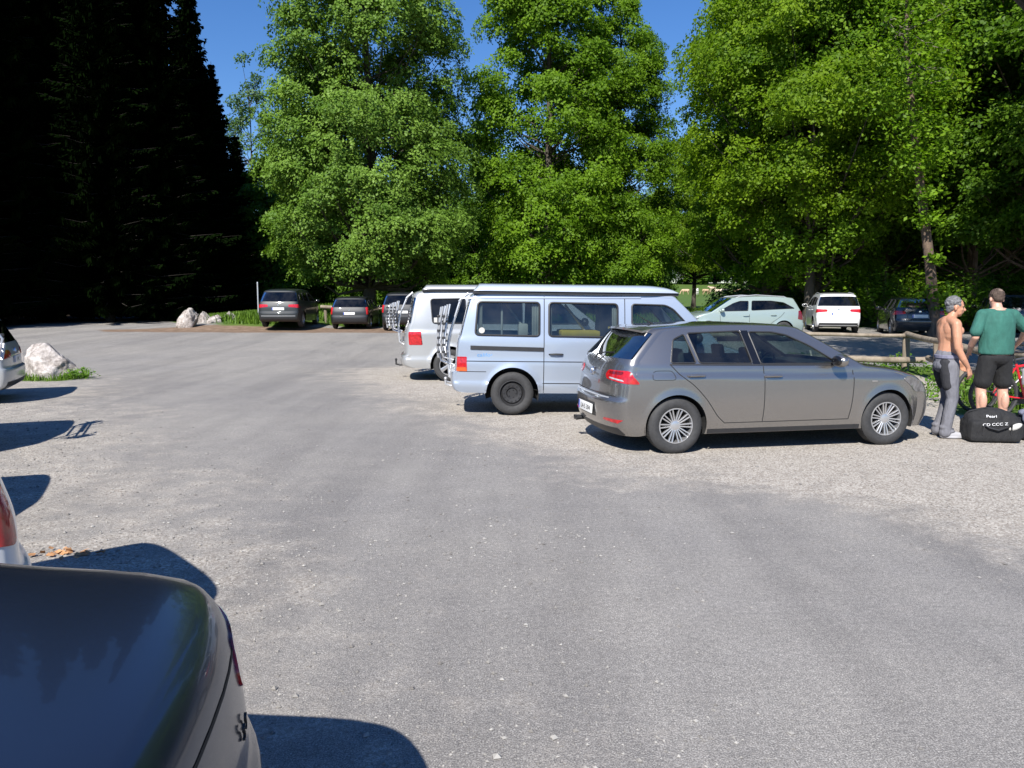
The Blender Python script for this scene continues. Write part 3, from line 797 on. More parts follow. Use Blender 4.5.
def van(sp, mt, cap, steel, name, awning=False):
    root = empty(name); car = Car(sp, K=6, grid=.045, NV=36); car.body(root, mt)
    add_wheels(root, car, steel)
    return root, car
def roof_cap(root, car, mt, x0, x1, W, z0, h, nose, name='raised_roof'):
    # rounded lid with a dark seal below it
    xs = np.linspace(x0, x1, 36); V = []; Fc = []; m = 17
    for x in xs:
        e = min(1, (x-x0)/.10); f = max(0, min(1, (x1-x)/nose)); hh = h*(1-(1-f)**2)**.5*(1-(1-e)**2)**.5+.004
        ww = W*(1-.10*(1-f)**2-.02*(1-e)**2)
        for j in range(m):
            t = -math.pi/2+math.pi*j/(m-1)
            V.append((x, ww*math.copysign(abs(math.sin(t))**(2/5), math.sin(t)), z0+hh*abs(math.cos(t))**(2/3.2)))
    for i in range(len(xs)-1):
        for j in range(m-1): Fc.append((i*m+j, i*m+j+1, (i+1)*m+j+1, (i+1)*m+j))
    Fc = [f[::-1] for f in Fc]; Fc.append(tuple(range(m))); Fc.append(tuple((len(xs)-1)*m+j for j in range(m-1, -1, -1)))
    o = mk(name, V, Fc, mt, root, sharp=50)
    b = MB(); pl = []
    for x in xs: f = max(0, min(1, (x1-x)/nose)); pl.append((x, W*(1-.10*(1-f)**2)-.022))
    V = []; 
    for x, w_ in pl: V += [(x, -w_, z0-.045), (x, w_, z0-.045), (x, w_, z0+.008), (x, -w_, z0+.008)]
    Fc = [(4*i+a, 4*i+(a+1) % 4, 4*i+4+(a+1) % 4, 4*i+4+a) for i in range(len(xs)-1) for a in range(4)]+[(3,2,1,0), tuple(4*(len(xs)-1)+a for a in range(4))]
    b.add(V, Fc); b.build('roof_seal', M['plastic'], o)
    return o
def bike_rack(root, xr, zl, zh, lean=.22, rails=3):
    """folded rear carrier: two bent uprights, cross bars and folded wheel channels with straps"""
    e = bpy.data.objects.new('bike_rack', None); COL.objects.link(e); e.parent = root
    m = MB()
    for y in (-.42, .42):
        m.tube([(xr+lean+.02, y, zh), (xr+lean*.75-.05, y, zh-.10), (xr-.05, y, (zl+zh)/2+.1), (xr-.10, y, (zl+zh)/2-.15), (xr-.07, y, zl+.05), (xr+.01, y, zl)], .017, 8)
        m.tube([(xr-.02, y, zl+.25), (xr-.20, y, zl+.30), (xr-.27, y, zl+.62), (xr-.20, y, zh-.22)], .015, 8)
    for z, dx in ((zl+.06,-.06), ((zl+zh)/2,-.08), (zh-.12, lean*.7-.06)): m.tube([(xr+dx, -.44, z), (xr+dx, .44, z)], .014, 8)
    m.build('rack_frame', M['alu'], e)
    for k in range(rails):
        c = MB(); x0 = xr-.16-.075*k; s_ = .045
        for y in (-.50, ):
            c.tube([(x0+.07, -.62, zh-.18-.03*k), (x0+.02, -.60, zh-.45), (x0-.02, -.56, zl+.55), (x0, -.50, zl+.36)], .02, 6)
            c.tube([(x0+.07, .62, zh-.18-.03*k), (x0+.02, .60, zh-.45), (x0-.02, .56, zl+.55), (x0, .50, zl+.36)], .02, 6)
        c.tube([(x0+.03, -.60, zh-.40), (x0+.03, .60, zh-.40)], .013, 6)
        c.build('wheel_channel', M['alu'], e)
        for q in range(6):
            z = zl+.45+q*(zh-zl-.7)/6
            for y in (-.60, .60): st = MB(); st.box((x0+.005, y, z), (.052, .052, .035), bev=.006); st.build('strap', M['plastic'], e)
    return e

def camper_blue():
    root, car = van(T4, P['blue'], None, 'steel', 'camper_van')
    roof_cap(root, car, P['cap'], -2.06, 1.10, .83, 1.875, .115, .55)
    for sd in (1, -1):
        seams(root, car, [[(-.985,.34),(-.985,1.80)], [(.25,.34),(.25,1.78)]], .012, sides=(sd,))
        car.proj(root, 'tail_light', [(-.05,.66),(-.05,.88),(.09,.88),(.10,.66)], M['red'], 'diagrear', .006, side=sd, rad=.012, grid=.03, ang=60)
        car.proj(root, 'indicator', [(-.052,.66),(-.052,.72),(.092,.72),(.102,.66)], M['amber'], 'diagrear', .009, side=sd, rad=.012, grid=.03, ang=60)
    seams(root, car, [[(-2.10,1.02),(-.99,1.0)]], .06, sides=(-1,), name='slide_rail', mt=M['plastic'], off=.012)
    seams(root, car, [[(-2.2,.815),(1.6,.815)], [(-1.0,.485),(1.0,.485)]], .012)
    seams(root, car, [[(-2.27,.655),(-1.86,.655)]], .010, name='bumper_gap')
    seams(root, car, [[(-2.26,1.765),(.5,1.80)]], .022, name='rain_gutter', mt=P['blue'], off=.012)
    arc = [[(-1.46+.415*math.cos(a), .325+.415*math.sin(a)) for a in np.linspace(.12, math.pi-.12, 12)]]
    seams(root, car, arc, .03, name='arch_lip', mt=P['blue'], off=.006)
    bike_rack(root, -2.36, .48, 1.84, .20, 2)
    h = MB(); h.tube([(-2.2,0,.36),(-2.42,0,.34),(-2.50,0,.37),(-2.50,0,.44)], .02, 8); h.ell((-2.50,0,.46), (.028,.028,.028)); 
    h.tube([(-2.2,.55,.36),(-2.42,.55,.33),(-2.52,.5,.36)], .018, 8); h.build('tow_hitch', M['alu'], root)
    # writing near the tail
    y = float(car.w(-1.95, .90))+.003
    text_obj(root, 'side_lettering', 'california', .075, (-2.0, -y, .885), (R(90), 0, 0), simple('decal_blue', (.10,.30,.62), .4), .42, align='LEFT')
    seats(root, ((.75,2),), z=.72, h=.5, mt=M['seat'])
    # camper furniture, curtains, a bed with a yellow cover
    m = MB(); m.box((-.9,.62,.82), (1.9,.42,.75), bev=.02); m.build('kitchen_cabinet', M['cream'], root)
    m = MB(); m.box((-1.55,0,.80), (1.2,1.3,.35), bev=.05); m.build('rear_bench', M['seat'], root)
    m = MB(); m.box((-.40,-.35,1.235), (.62,.7,.10), bev=.04); m.build('yellow_cover', M['yellow'], root)
    for (x0, x1) in ((-1.98,-1.92), (-1.17,-1.06), (-.90,-.86), (.06,.16)):
        V = []; xs = np.linspace(x0, x1, 10); zz = (1.18, 1.73)
        for sd in (-1, 1):
            b = MB(); V = []
            for i, x in enumerate(xs):
                for z in zz: V.append((x, sd*(float(car.w(x, z))-.05-.012*math.sin(i*2.1)), z))
            b.add(V, [(2*i, 2*i+1, 2*i+3, 2*i+2) for i in range(9)]); b.build('curtain', M['cream'], root)
    m = MB(); m.tube([(-1.62,-.7,1.2),(-1.62,-.66,1.75)], .016, 6); m.tube([(-1.55,-.5,1.68),(-1.2,-.5,1.22)], .018, 6); m.tube([(-.62,-.4,1.68),(-.25,-.4,1.22)], .018, 6)
    m.box((-1.28,-.45,1.28), (.16,.2,.2), bev=.04); m.build('roof_bed_strut', M['cream'], root)
    dash(root, 1.3, 1.02, .75)
    s = MB(); y = float(car.w(-1.93,1.27))
    s.lathe([(.0001,-y-.0045),(.045,-y-.004)], 20, 'Y', (-1.93,0,1.28)); s.build('window_sticker', M['cream'], root)
    mirrors(root, car, 1.42, 1.15, M['plastic'], s=1.2)
    handle(root, car, -.80, .93, M['plastic'], sides=(-1,)); handle(root, car, .42, .93, M['plastic'])
    for sd in (1, -1):
        car.proj(root, 'headlight', [(-.3,.66),(-.3,.84),(.05,.84),(.05,.66)], M['clear'], 'diagfront', .005, side=sd, rad=.03, grid=.05)
    car.proj(root, 'grille', [(-.5,.68),(-.5,.84),(.5,.84),(.5,.68)], M['plastic'], 'front', .004, grid=.07)
    return root
def camper_white():
    root, car = van(T5, P['silver'], None, 'five', 'camper_van')
    roof_cap(root, car, P['silver'], -2.0, 1.05, .80, 1.90, .10, .5)
    for sd in (1, -1):
        seams(root, car, [[(-1.02,.30),(-1.02,1.80)], [(.18,.30),(.18,1.78)]], .012, sides=(sd,))
        car.proj(root, 'tail_light', [(-.05,.76),(-.06,1.03),(.15,1.03),(.17,.76)], M['red'], 'diagrear', .006, side=sd, rad=.02, grid=.03)
    seams(root, car, [[(-2.15,1.045),(1.6,1.045)]], .012); seams(root, car, [[(-2.22,.50),(-1.88,.50)]], .010, name='bumper_gap')
    arc = [[(-1.46+.42*math.cos(a), .335+.42*math.sin(a)) for a in np.linspace(.12, math.pi-.12, 12)]]
    seams(root, car, arc, .045, name='arch_lip', mt=P['silver'], off=.008)
    bike_rack(root, -2.42, .75, 1.84, .20, 3)
    car.proj(root, 'plate_recess', [(-.3,.72),(-.3,.95),(.3,.95),(.3,.72)], M['plastic'], 'rear', .003, rad=.02, grid=.06)
    plate(root, -2.425, .84, text='LA')
    h = MB(); h.tube([(-2.3,0,.30),(-2.50,0,.28),(-2.58,0,.30),(-2.58,0,.38)], .02, 8); h.ell((-2.58,0,.40), (.028,.028,.028)); h.build('tow_hitch', M['plastic'], root)
    seats(root, ((.75,2),(-.6,3)), z=.65, h=.55); dash(root, 1.35, 1.02, .75)
    mirrors(root, car, 1.45, 1.17, M['plastic'], s=1.2)
    for sd in (1, -1):
        car.proj(root, 'headlight', [(-.35,.66),(-.35,.86),(.06,.90),(.08,.70)], M['clear'], 'diagfront', .005, side=sd, rad=.03, grid=.05)
    s = MB(); y = float(car.w(-1.74,1.27)); s.box((-1.74,-y-.004,1.27), (.07,.003,.10)); s.build('window_sticker', M['cream'], root)
    return root

def family_car(name, sp, mt, wheels='five', lamp='hatch', rails=False, ptxt='LA', px=None, pz=None, lampmat='red', grid=.06, emblem=True, strip=None):
    root = empty(name); car = Car(sp, K=5, grid=grid, NV=24); car.body(root, mt)
    finish(root, car, sp, wheels, lamp=lamp, mirror_mat=mt, lampmat=lampmat)
    s = sp['sill']; zb = sp['C'][7][1]
    win = sp['windows']
    xd = win[0]['poly'][0][0]-.04; xr = sp['axles'][0]
    seams(root, car, [[(xd,zb-.12),(xd,s+.1)], [(sp['axles'][1]-sp['archR']-.03,zb-.15),(sp['axles'][1]-sp['archR']-.06,s+.1)],
                      [(xr-.02,zb-.05),(xr+.12,zb-.2),(xr+sp['archR']+.1,zb-.45),(xr+sp['archR']+.2,s+.1)]], .012)
    handle(root, car, xd+.12, zb-.17, mt); handle(root, car, xr+.38, zb-.15, mt)
    C3 = sp['C'][3]; xp = sp['C'][5][0] if pz is None else pz[0]; zp = (sp['C'][5][1]-.06) if pz is None else pz[1]
    plate(root, xp-.012, zp, text=ptxt)
    car.proj(root, 'bumper_lower', [(-.76,s-.0),(-.74,s+.16),(.74,s+.16),(.76,s-.0)], M['plastic'], 'rear', .005, rad=.02, grid=.06)
    if strip: car.proj(root, 'bumper_strip', [(-.72,strip),(-.72,strip+.02),(.72,strip+.02),(.72,strip)], M['alu'], 'rear', .008, grid=.07)
    if emblem:
        h = car.bvh.ray_cast(Vector((-6,0,sp['C'][6][1]-.06)), Vector((1,0,0)))
        if h[0]: e = MB(); e.lathe([(.05,-.004),(.05,.010),(.04,.012),(.0001,.004)], 20, 'X', (h[0].x-.010,0,h[0].z)); e.build('emblem', M['chrome'], root)
    if rails:
        for sd in (1, -1):
            m = MB(); E9 = sp['E'][10]; y = float(car.w(*E9))-.03
            m.tube([(sp['E'][9][0]+.05, sd*y, sp['E'][9][1]+.02), (sp['E'][9][0]+.2, sd*y, sp['E'][9][1]+.085), (-.4, sd*y, sp['E'][11][1]+.085), (sp['E'][12][0]-.1, sd*y, sp['E'][12][1]+.075), (sp['E'][12][0]+.05, sd*y, sp['E'][12][1]+.02)], .018, 8)
            m.build('roof_rail', M['alu'], root)
    return root, car
# ------------------------------------------------------------------ ground
ys_f = np.concatenate([np.arange(-4, 42, .22), np.linspace(42, 130, 60), np.linspace(134, 700, 30)])
ys_f = np.concatenate([np.linspace(-140, -5, 12), ys_f])
xs_f = np.concatenate([np.linspace(-500, -60, 16), np.linspace(-55, -24, 22), np.arange(-23, 23, .24), np.linspace(24, 60, 30), np.linspace(70, 500, 16)])
def wob(x, y, s=1.0, k=0):
    return (np.sin(x*2.1*s+k)+np.sin(y*2.7*s+1.3*k+1)+np.sin((x+y)*4.3*s+2*k)*.6+np.sin((x-1.7*y)*7.1*s+k)*.4)/3
GRAVEL = np.array([(-4.3,17.9),(-3.0,15.6),(-2.0,13.6),(-1.1,11.2),(-.2,9.4),(.9,7.9),(1.75,7.05),(2.7,6.1),(3.6,5.3),(6,3.9),(12,1.5),(30,-6),(30,14),(13,15),(11.5,17.2),(6,18),(4,30),(0,31),(-1.5,26),(-1.6,20.5),(-3.6,19.3)])
LEFTG = np.array([(-2.0,-4),(-.6,3.0),(-1.3,4.6),(-2.4,6.0),(-3.4,8.0),(-4.9,10),(-6.2,12.5),(-7.6,14.8),(-9.0,17.2),(-12,18.2),(-30,16),(-30,-4)])
DIRT = np.array([(-18.5,34.6),(-17,32.9),(-12,32.2),(-6,32.0),(0,31.8),(6,33),(12,36.5),(0,36),(-9,35.4),(-12,35.4)])
GREEN = [np.array([(-15.8,38.8),(-14.2,36.6),(-12.9,35.0),(-9.6,34.8),(-9.3,37.2),(0,37.5),(12,37.5),(26,35),(60,36),(400,400),(-400,600),(-60,62),(-24,50)]),
         np.array([(5.5,17.2),(9.2,17.4),(8.7,15.2),(7.4,12.9),(6.6,11.4),(9.0,10.9),(16,9.5),(24,9),(24,14.5),(12,17.6),(10.5,19.6),(5.5,19.8)]),
         np.array([(-10.9,17.2),(-10.5,16.2),(-9.4,16.1),(-9.2,16.8),(-9.7,17.6)])]
FOREST = np.array([(-24,9),(-23,33),(-26,48),(-30,75),(-200,300),(-300,-60),(-30,-40)])
ASPH = np.array([(-2.4,-140),(-1.0,2.6),(-2.0,4.8),(-3.2,7.2),(-4.7,9.6),(-6.4,13),(-8.2,15.6),(-9.2,18.2),(-14,19.0),(-22,20.0),(-23.5,33),(-26,46),(-31,90),(-27,90),(-21.6,47),(-18.6,35.2),(-16.5,32.6),(-6,31.8),(0,31.6),(3,31),(-1.2,26),(-1.8,20.2),(-4.2,18.6),(-4.3,17.6),(-3.0,15.3),(-2.0,13.3),(-1.1,11.0),(-.2,9.2),(.9,7.7),(1.75,6.85),(2.7,5.9),(3.6,5.1),(6,3.7),(12,1.3),(30,-6.2),(30,-140)])
LOT2 = np.array([(4.5,20),(10.6,19.8),(13,18.2),(30,15.6),(40,34.5),(26,34.6),(12,36),(4.5,32)])
def softmask(poly, P, s):
    d = segdist(poly, P); i = pip(poly, P); sd = np.where(i, d, -d)+wob(P[:,0], P[:,1], 1)*s*.6
    return np.clip(.5+sd/(2*s), 0, 1)
GX, GY = np.meshgrid(xs_f, ys_f); PG = np.stack([GX.ravel(), GY.ravel()], 1)
GZ = ground_z(PG[:,0], PG[:,1])
a_gravel = np.maximum(softmask(GRAVEL, PG, .9), .62*softmask(LEFTG, PG, 1.2))
a_dirt = softmask(DIRT, PG, .5)
a_green = np.zeros(len(PG))
for g in GREEN: a_green = np.maximum(a_green, softmask(g, PG, .35 if g is not GREEN[0] else .6))
a_forest = softmask(FOREST, PG, 1.0)
a_asph = np.maximum(softmask(ASPH, PG, .12), softmask(LOT2, PG, .3))

def ground_material():
    m, nt, out = mat('asphalt_gravel_and_turf')
    p = N(nt, 'ShaderNodeBsdfPrincipled')
    def at(n): return N(nt, 'ShaderNodeAttribute', attribute_name=n).outputs['Fac']
    tc = N(nt, 'ShaderNodeTexCoord').outputs['Object']
    big = noise(nt, .35, 5, .6, tc); mid = noise(nt, 3.0, 5, .65, tc); fine = noise(nt, 150, 4, .8, tc); vf = noise(nt, 260, 3, .8, tc)
    # asphalt with embedded pale chippings
    asp = ramp(nt, fine.outputs['Fac'], [(.34, (.075,.070,.066)), (.50, (.222,.211,.202)), (.66, (.50,.48,.455))])
    vor = N(nt, 'ShaderNodeTexVoronoi'); vor.inputs['Scale'].default_value = 85; nt.links.new(tc, vor.inputs['Vector'])
    sep = N(nt, 'ShaderNodeSeparateColor'); nt.links.new(vor.outputs['Color'], sep.inputs[0])
    chip = ramp(nt, sep.outputs[0], [(.70, 0.0), (.80, 1.0)])
    cd = ramp(nt, vor.outputs['Distance'], [(.25, 1.0), (.45, 0.0)])
    cm = N(nt, 'ShaderNodeMath', operation='MULTIPLY'); nt.links.new(chip.outputs[0], cm.inputs[0]); nt.links.new(cd.outputs[0], cm.inputs[1])
    cm2 = N(nt, 'ShaderNodeMath', operation='MULTIPLY'); nt.links.new(cm.outputs[0], cm2.inputs[0]); cm2.inputs[1].default_value = .55
    aspc = mixc(nt, asp.outputs[0], (.42,.41,.39), cm2.outputs[0])
    bt = ramp(nt, big.outputs['Fac'], [(.35, (.90,.90,.91)), (.62, (1.07,1.06,1.04))])
    aspc = mixc(nt, aspc, bt.outputs[0], 1.0, 'MULTIPLY')
    gr_ = noise(nt, 32, 3, .75, tc); g1 = ramp(nt, gr_.outputs['Fac'], [(.34, (.80,.80,.80)), (.66, (1.20,1.19,1.17))])
    aspc = mixc(nt, aspc, g1.outputs[0], 1.0, 'MULTIPLY')
    # faint darker wheel tracks running along the lane
    mpw = N(nt, 'ShaderNodeMapping'); mpw.inputs['Rotation'].default_value = (0,0,R(-32)); mpw.inputs['Scale'].default_value = (1.1,.10,1); nt.links.new(tc, mpw.inputs[0])
    tk_ = noise(nt, 1.0, 4, .55, mpw.outputs[0]); t1 = ramp(nt, tk_.outputs['Fac'], [(.36, (.86,.86,.865)), (.56, (1.05,1.05,1.045))])
    aspc = mixc(nt, aspc, t1.outputs[0], 1.0, 'MULTIPLY')
    mt_ = ramp(nt, mid.outputs['Fac'], [(.3, (.91,.91,.91)), (.7, (1.07,1.07,1.07))])
    aspc = mixc(nt, aspc, mt_.outputs[0], 1.0, 'MULTIPLY')
    # gravel: crushed limestone
    v2 = N(nt, 'ShaderNodeTexVoronoi'); v2.inputs['Scale'].default_value = 80; nt.links.new(tc, v2.inputs['Vector'])
    s2 = N(nt, 'ShaderNodeSeparateColor'); nt.links.new(v2.outputs['Color'], s2.inputs[0])
    gr = ramp(nt, s2.outputs[0], [(0, (.215,.185,.155)), (.5, (.365,.328,.285)), (1, (.55,.515,.46))])
    grf = ramp(nt, vf.outputs['Fac'], [(.3, (.72,.72,.72)), (.7, (1.18,1.18,1.18))])
    grc = mixc(nt, gr.outputs[0], grf.outputs[0], 1.0, 'MULTIPLY'); grc = mixc(nt, grc, mt_.outputs[0], 1.0, 'MULTIPLY')
    dr = ramp(nt, mid.outputs['Fac'], [(.3, (.13,.085,.055)), (.7, (.27,.19,.135))])
    drc = mixc(nt, dr.outputs[0], grf.outputs[0], .8, 'MULTIPLY')
    gn = ramp(nt, fine.outputs['Fac'], [(.3, (.028,.055,.010)), (.7, (.12,.20,.03))])
    gn2 = ramp(nt, big.outputs['Fac'], [(.3, (.75,.85,.8)), (.7, (1.2,1.1,.9))])
    gnc = mixc(nt, gn.outputs[0], gn2.outputs[0], 1.0, 'MULTIPLY')
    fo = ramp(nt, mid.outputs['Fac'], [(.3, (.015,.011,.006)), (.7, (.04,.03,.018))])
    def rough_edge(fac, lo=.35, hi=.65, amt=.5):
        a = N(nt, 'ShaderNodeMath', operation='MULTIPLY_ADD'); nt.links.new(fine.outputs['Fac'], a.inputs[0]); a.inputs[1].default_value = amt; a.inputs[2].default_value = -amt/2
        a2 = N(nt, 'ShaderNodeMath', operation='MULTIPLY_ADD'); nt.links.new(mid.outputs['Fac'], a2.inputs[0]); a2.inputs[1].default_value = amt*1.3; a2.inputs[2].default_value = -amt*.65
        b = N(nt, 'ShaderNodeMath', operation='ADD'); nt.links.new(a.outputs[0], b.inputs[0]); nt.links.new(a2.outputs[0], b.inputs[1])
        c = N(nt, 'ShaderNodeMath', operation='ADD'); nt.links.new(b.outputs[0], c.inputs[0]); nt.links.new(fac, c.inputs[1])
        return ramp(nt, c.outputs[0], [(lo, 0.0), (hi, 1.0)]).outputs[0]
    c = mixc(nt, aspc, grc, rough_edge(at('gravel'), .2, .8, 1.1))
    c = mixc(nt, c, drc, rough_edge(at('dirt')))
    c = mixc(nt, c, gnc, rough_edge(at('green')))
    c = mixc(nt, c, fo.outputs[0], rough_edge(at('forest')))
    nt.links.new(c, p.inputs['Base Color']); p.inputs['Roughness'].default_value = .85; p.inputs['Specular IOR Level'].default_value = .3
    h = N(nt, 'ShaderNodeMath', operation='ADD'); nt.links.new(fine.outputs['Fac'], h.inputs[0]); nt.links.new(cm2.outputs[0], h.inputs[1])
    h2 = N(nt, 'ShaderNodeMath', operation='MULTIPLY_ADD'); nt.links.new(v2.outputs['Distance'], h2.inputs[0]); h2.inputs[1].default_value = -.5; nt.links.new(h.outputs[0], h2.inputs[2])
    nt.links.new(bump(nt, h2.outputs[0], .6, .005), p.inputs['Normal'])
    nt.links.new(p.outputs[0], out.inputs[0]); return m
M['ground'] = ground_material()
nx, ny = len(xs_f), len(ys_f)
I = np.arange(nx*ny).reshape(ny, nx)
FQ = np.stack([I[:-1,:-1].ravel(), I[:-1,1:].ravel(), I[1:,1:].ravel(), I[1:,:-1].ravel()], 1)
fa = a_asph[FQ].mean(1) > .5
def ground_part(name, sel):
    f = FQ[sel]; used, inv = np.unique(f, return_inverse=True); f = inv.reshape(f.shape)
    V = np.stack([PG[used,0], PG[used,1], GZ[used]], 1)
    o = mk(name, V, f, M['ground'])
    for an, a in (('gravel', a_gravel), ('dirt', a_dirt), ('green', a_green), ('forest', a_forest)):
        at = o.data.attributes.new(an, 'FLOAT', 'POINT'); at.data.foreach_set('value', a[used].astype(np.float32))
    o['kind'] = 'structure'; return o
ground_part('ground', ~fa); ground_part('asphalt_road', fa)

# loose stones
def pebbles(name, pts, sizes, mt, label):
    base = np.array([(1,0,0),(0,1,0),(-1,0,0),(0,-1,0),(0,0,1),(0,0,-1)], float)
    T = [(0,1,4),(1,2,4),(2,3,4),(3,0,4),(1,0,5),(2,1,5),(3,2,5),(0,3,5)]
    n = len(pts); V = base[None]*(.7+.6*rng.random((n,6,1)))*sizes[:,None,None]
    V[:,:,2] *= .6; a = rng.random(n)*6.28; c, s_ = np.cos(a)[:,None], np.sin(a)[:,None]
    x = V[:,:,0]*c-V[:,:,1]*s_; y = V[:,:,0]*s_+V[:,:,1]*c
    V = np.stack([x+pts[:,0:1], y+pts[:,1:2], V[:,:,2]+pts[:,2:3]+sizes[:,None]*.25], 2).reshape(-1,3)
    F_ = (np.array(T)[None]+(np.arange(n)*6)[:,None,None]).reshape(-1,3)
    me = bpy.data.meshes.new(name); me.vertices.add(len(V)); me.vertices.foreach_set('co', V.astype(np.float32).ravel())
    me.loops.add(len(F_)*3); me.loops.foreach_set('vertex_index', F_.astype(np.int32).ravel()); me.polygons.add(len(F_))
    me.polygons.foreach_set('loop_start', np.arange(0, len(F_)*3, 3, dtype=np.int32)); me.polygons.foreach_set('loop_total', np.full(len(F_), 3, dtype=np.int32))
    at = me.attributes.new('tint', 'FLOAT', 'FACE'); at.data.foreach_set('value', np.repeat(rng.random(n), 8).astype(np.float32))
    me.materials.append(mt); me.update(calc_edges=True)
    me.polygons.foreach_set('use_smooth', np.zeros(len(F_), dtype=bool))
    o = bpy.data.objects.new(name, me); COL.objects.link(o); tag(o, label, 'gravel', kind='stuff'); return o
def stonemat(name, c1, c2):
    m, nt, out = mat(name); p = N(nt, 'ShaderNodeBsdfPrincipled'); at_ = N(nt, 'ShaderNodeAttribute', attribute_name='tint')
    r = ramp(nt, at_.outputs['Fac'], [(0, c1), (1, c2)]); nt.links.new(r.outputs[0], p.inputs['Base Color']); p.inputs['Roughness'].default_value = .85
    nt.links.new(p.outputs[0], out.inputs[0]); return m
M['pebble'] = stonemat('pebble_stone', (.14,.13,.12), (.36,.345,.32))
P1 = np.stack([rng.uniform(-9, 1.2, 80000), rng.uniform(1.6, 13, 80000)], 1)
k = rng.random(len(P1)) < (softmask(LEFTG, P1, 1.6)**1.3*.95+.04)*np.clip(1.3-P1[:,1]/11, .15, 1); P1 = P1[k]
P2 = np.stack([rng.uniform(-3.5, 6, 26000), rng.uniform(1.8, 9, 26000)], 1)
cl = wob(P2[:,0], P2[:,1], .7, 2); P2 = P2[rng.random(len(P2)) < np.clip(.16+.4*cl, .03, .6)]
P3 = np.stack([rng.uniform(-4, 9, 9000), rng.uniform(5, 15, 9000)], 1); P3 = P3[rng.random(len(P3)) < softmask(GRAVEL, P3, .7)*.8+.02]
PP = np.vstack([P1, P2, P3]); sz = np.clip(.0052*np.exp(rng.normal(0, .48, len(PP))), .0025, .019)
sz[rng.random(len(sz)) < .0015] *= 1.2
pebbles('gravel', np.column_stack([PP, ground_z(PP[:,0], PP[:,1])]), sz, M['pebble'], 'loose pale stones scattered over the asphalt and gravel')

# ------------------------------------------------------------------ plants
def unit(v): return v/(np.linalg.norm(v, axis=-1, keepdims=True)+1e-9)
def leaves(c, n, size, aspect=.62, r=None):
    """c,n: (N,3) centre and normal -> (N,4,3) pointed leaf quads"""
    r = r or rng; N_ = len(c); a = unit(np.cross(n, r.normal(size=(N_,3)))); b = np.cross(unit(n), a)
    L = (size*(.65+.7*r.random(N_)))[:,None] if np.isscalar(size) else size[:,None]
    W_ = L*aspect
    return np.stack([c-a*L*.5, c+b*W_*.5+a*L*.05, c+a*L*.5, c-b*W_*.5+a*L*.05], 1)
def bark(name, c1, c2, sc=6):
    m, nt, out = mat(name); p = N(nt, 'ShaderNodeBsdfPrincipled')
    tc = N(nt, 'ShaderNodeTexCoord'); mp = N(nt, 'ShaderNodeMapping'); mp.inputs['Scale'].default_value = (1,1,.25); nt.links.new(tc.outputs['Object'], mp.inputs[0])
    n = noise(nt, sc, 6, .7, mp.outputs[0]); r = ramp(nt, n.outputs['Fac'], [(.3, c1), (.7, c2)])
    nt.links.new(r.outputs[0], p.inputs['Base Color']); p.inputs['Roughness'].default_value = .9
    nt.links.new(bump(nt, n.outputs['Fac'], .8, .04), p.inputs['Normal']); nt.links.new(p.outputs[0], out.inputs[0]); return m
M['bark'] = bark('bark_grey_brown', (.03,.024,.018), (.10,.085,.07))
M['bark_dark'] = bark('bark_spruce_dark', (.010,.008,.006), (.03,.024,.018))
M['bark_red'] = bark('bark_red_brown', (.05,.032,.022), (.20,.14,.10), 9)
M['linden'] = leafmat('linden_leaves', (.052,.118,.010), (.195,.315,.046), .30, .55)
M['maple'] = leafmat('maple_leaves', (.055,.125,.006), (.20,.34,.018), .45, .55)
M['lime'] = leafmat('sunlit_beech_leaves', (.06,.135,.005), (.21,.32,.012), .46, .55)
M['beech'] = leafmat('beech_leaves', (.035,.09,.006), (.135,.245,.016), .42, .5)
M['pale_leaf'] = leafmat('ash_leaves', (.045,.10,.035), (.11,.19,.06), .3)
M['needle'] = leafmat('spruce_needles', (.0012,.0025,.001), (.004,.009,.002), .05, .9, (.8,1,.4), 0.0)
M['weed'] = leafmat('weed_leaves', (.05,.12,.010), (.15,.28,.025), .38, .45)
M['grass'] = leafmat('grass_blades', (.05,.11,.012), (.16,.27,.03), .30, .5)
TREE = {}
def env_curve(kn): return smoothcurve(kn)
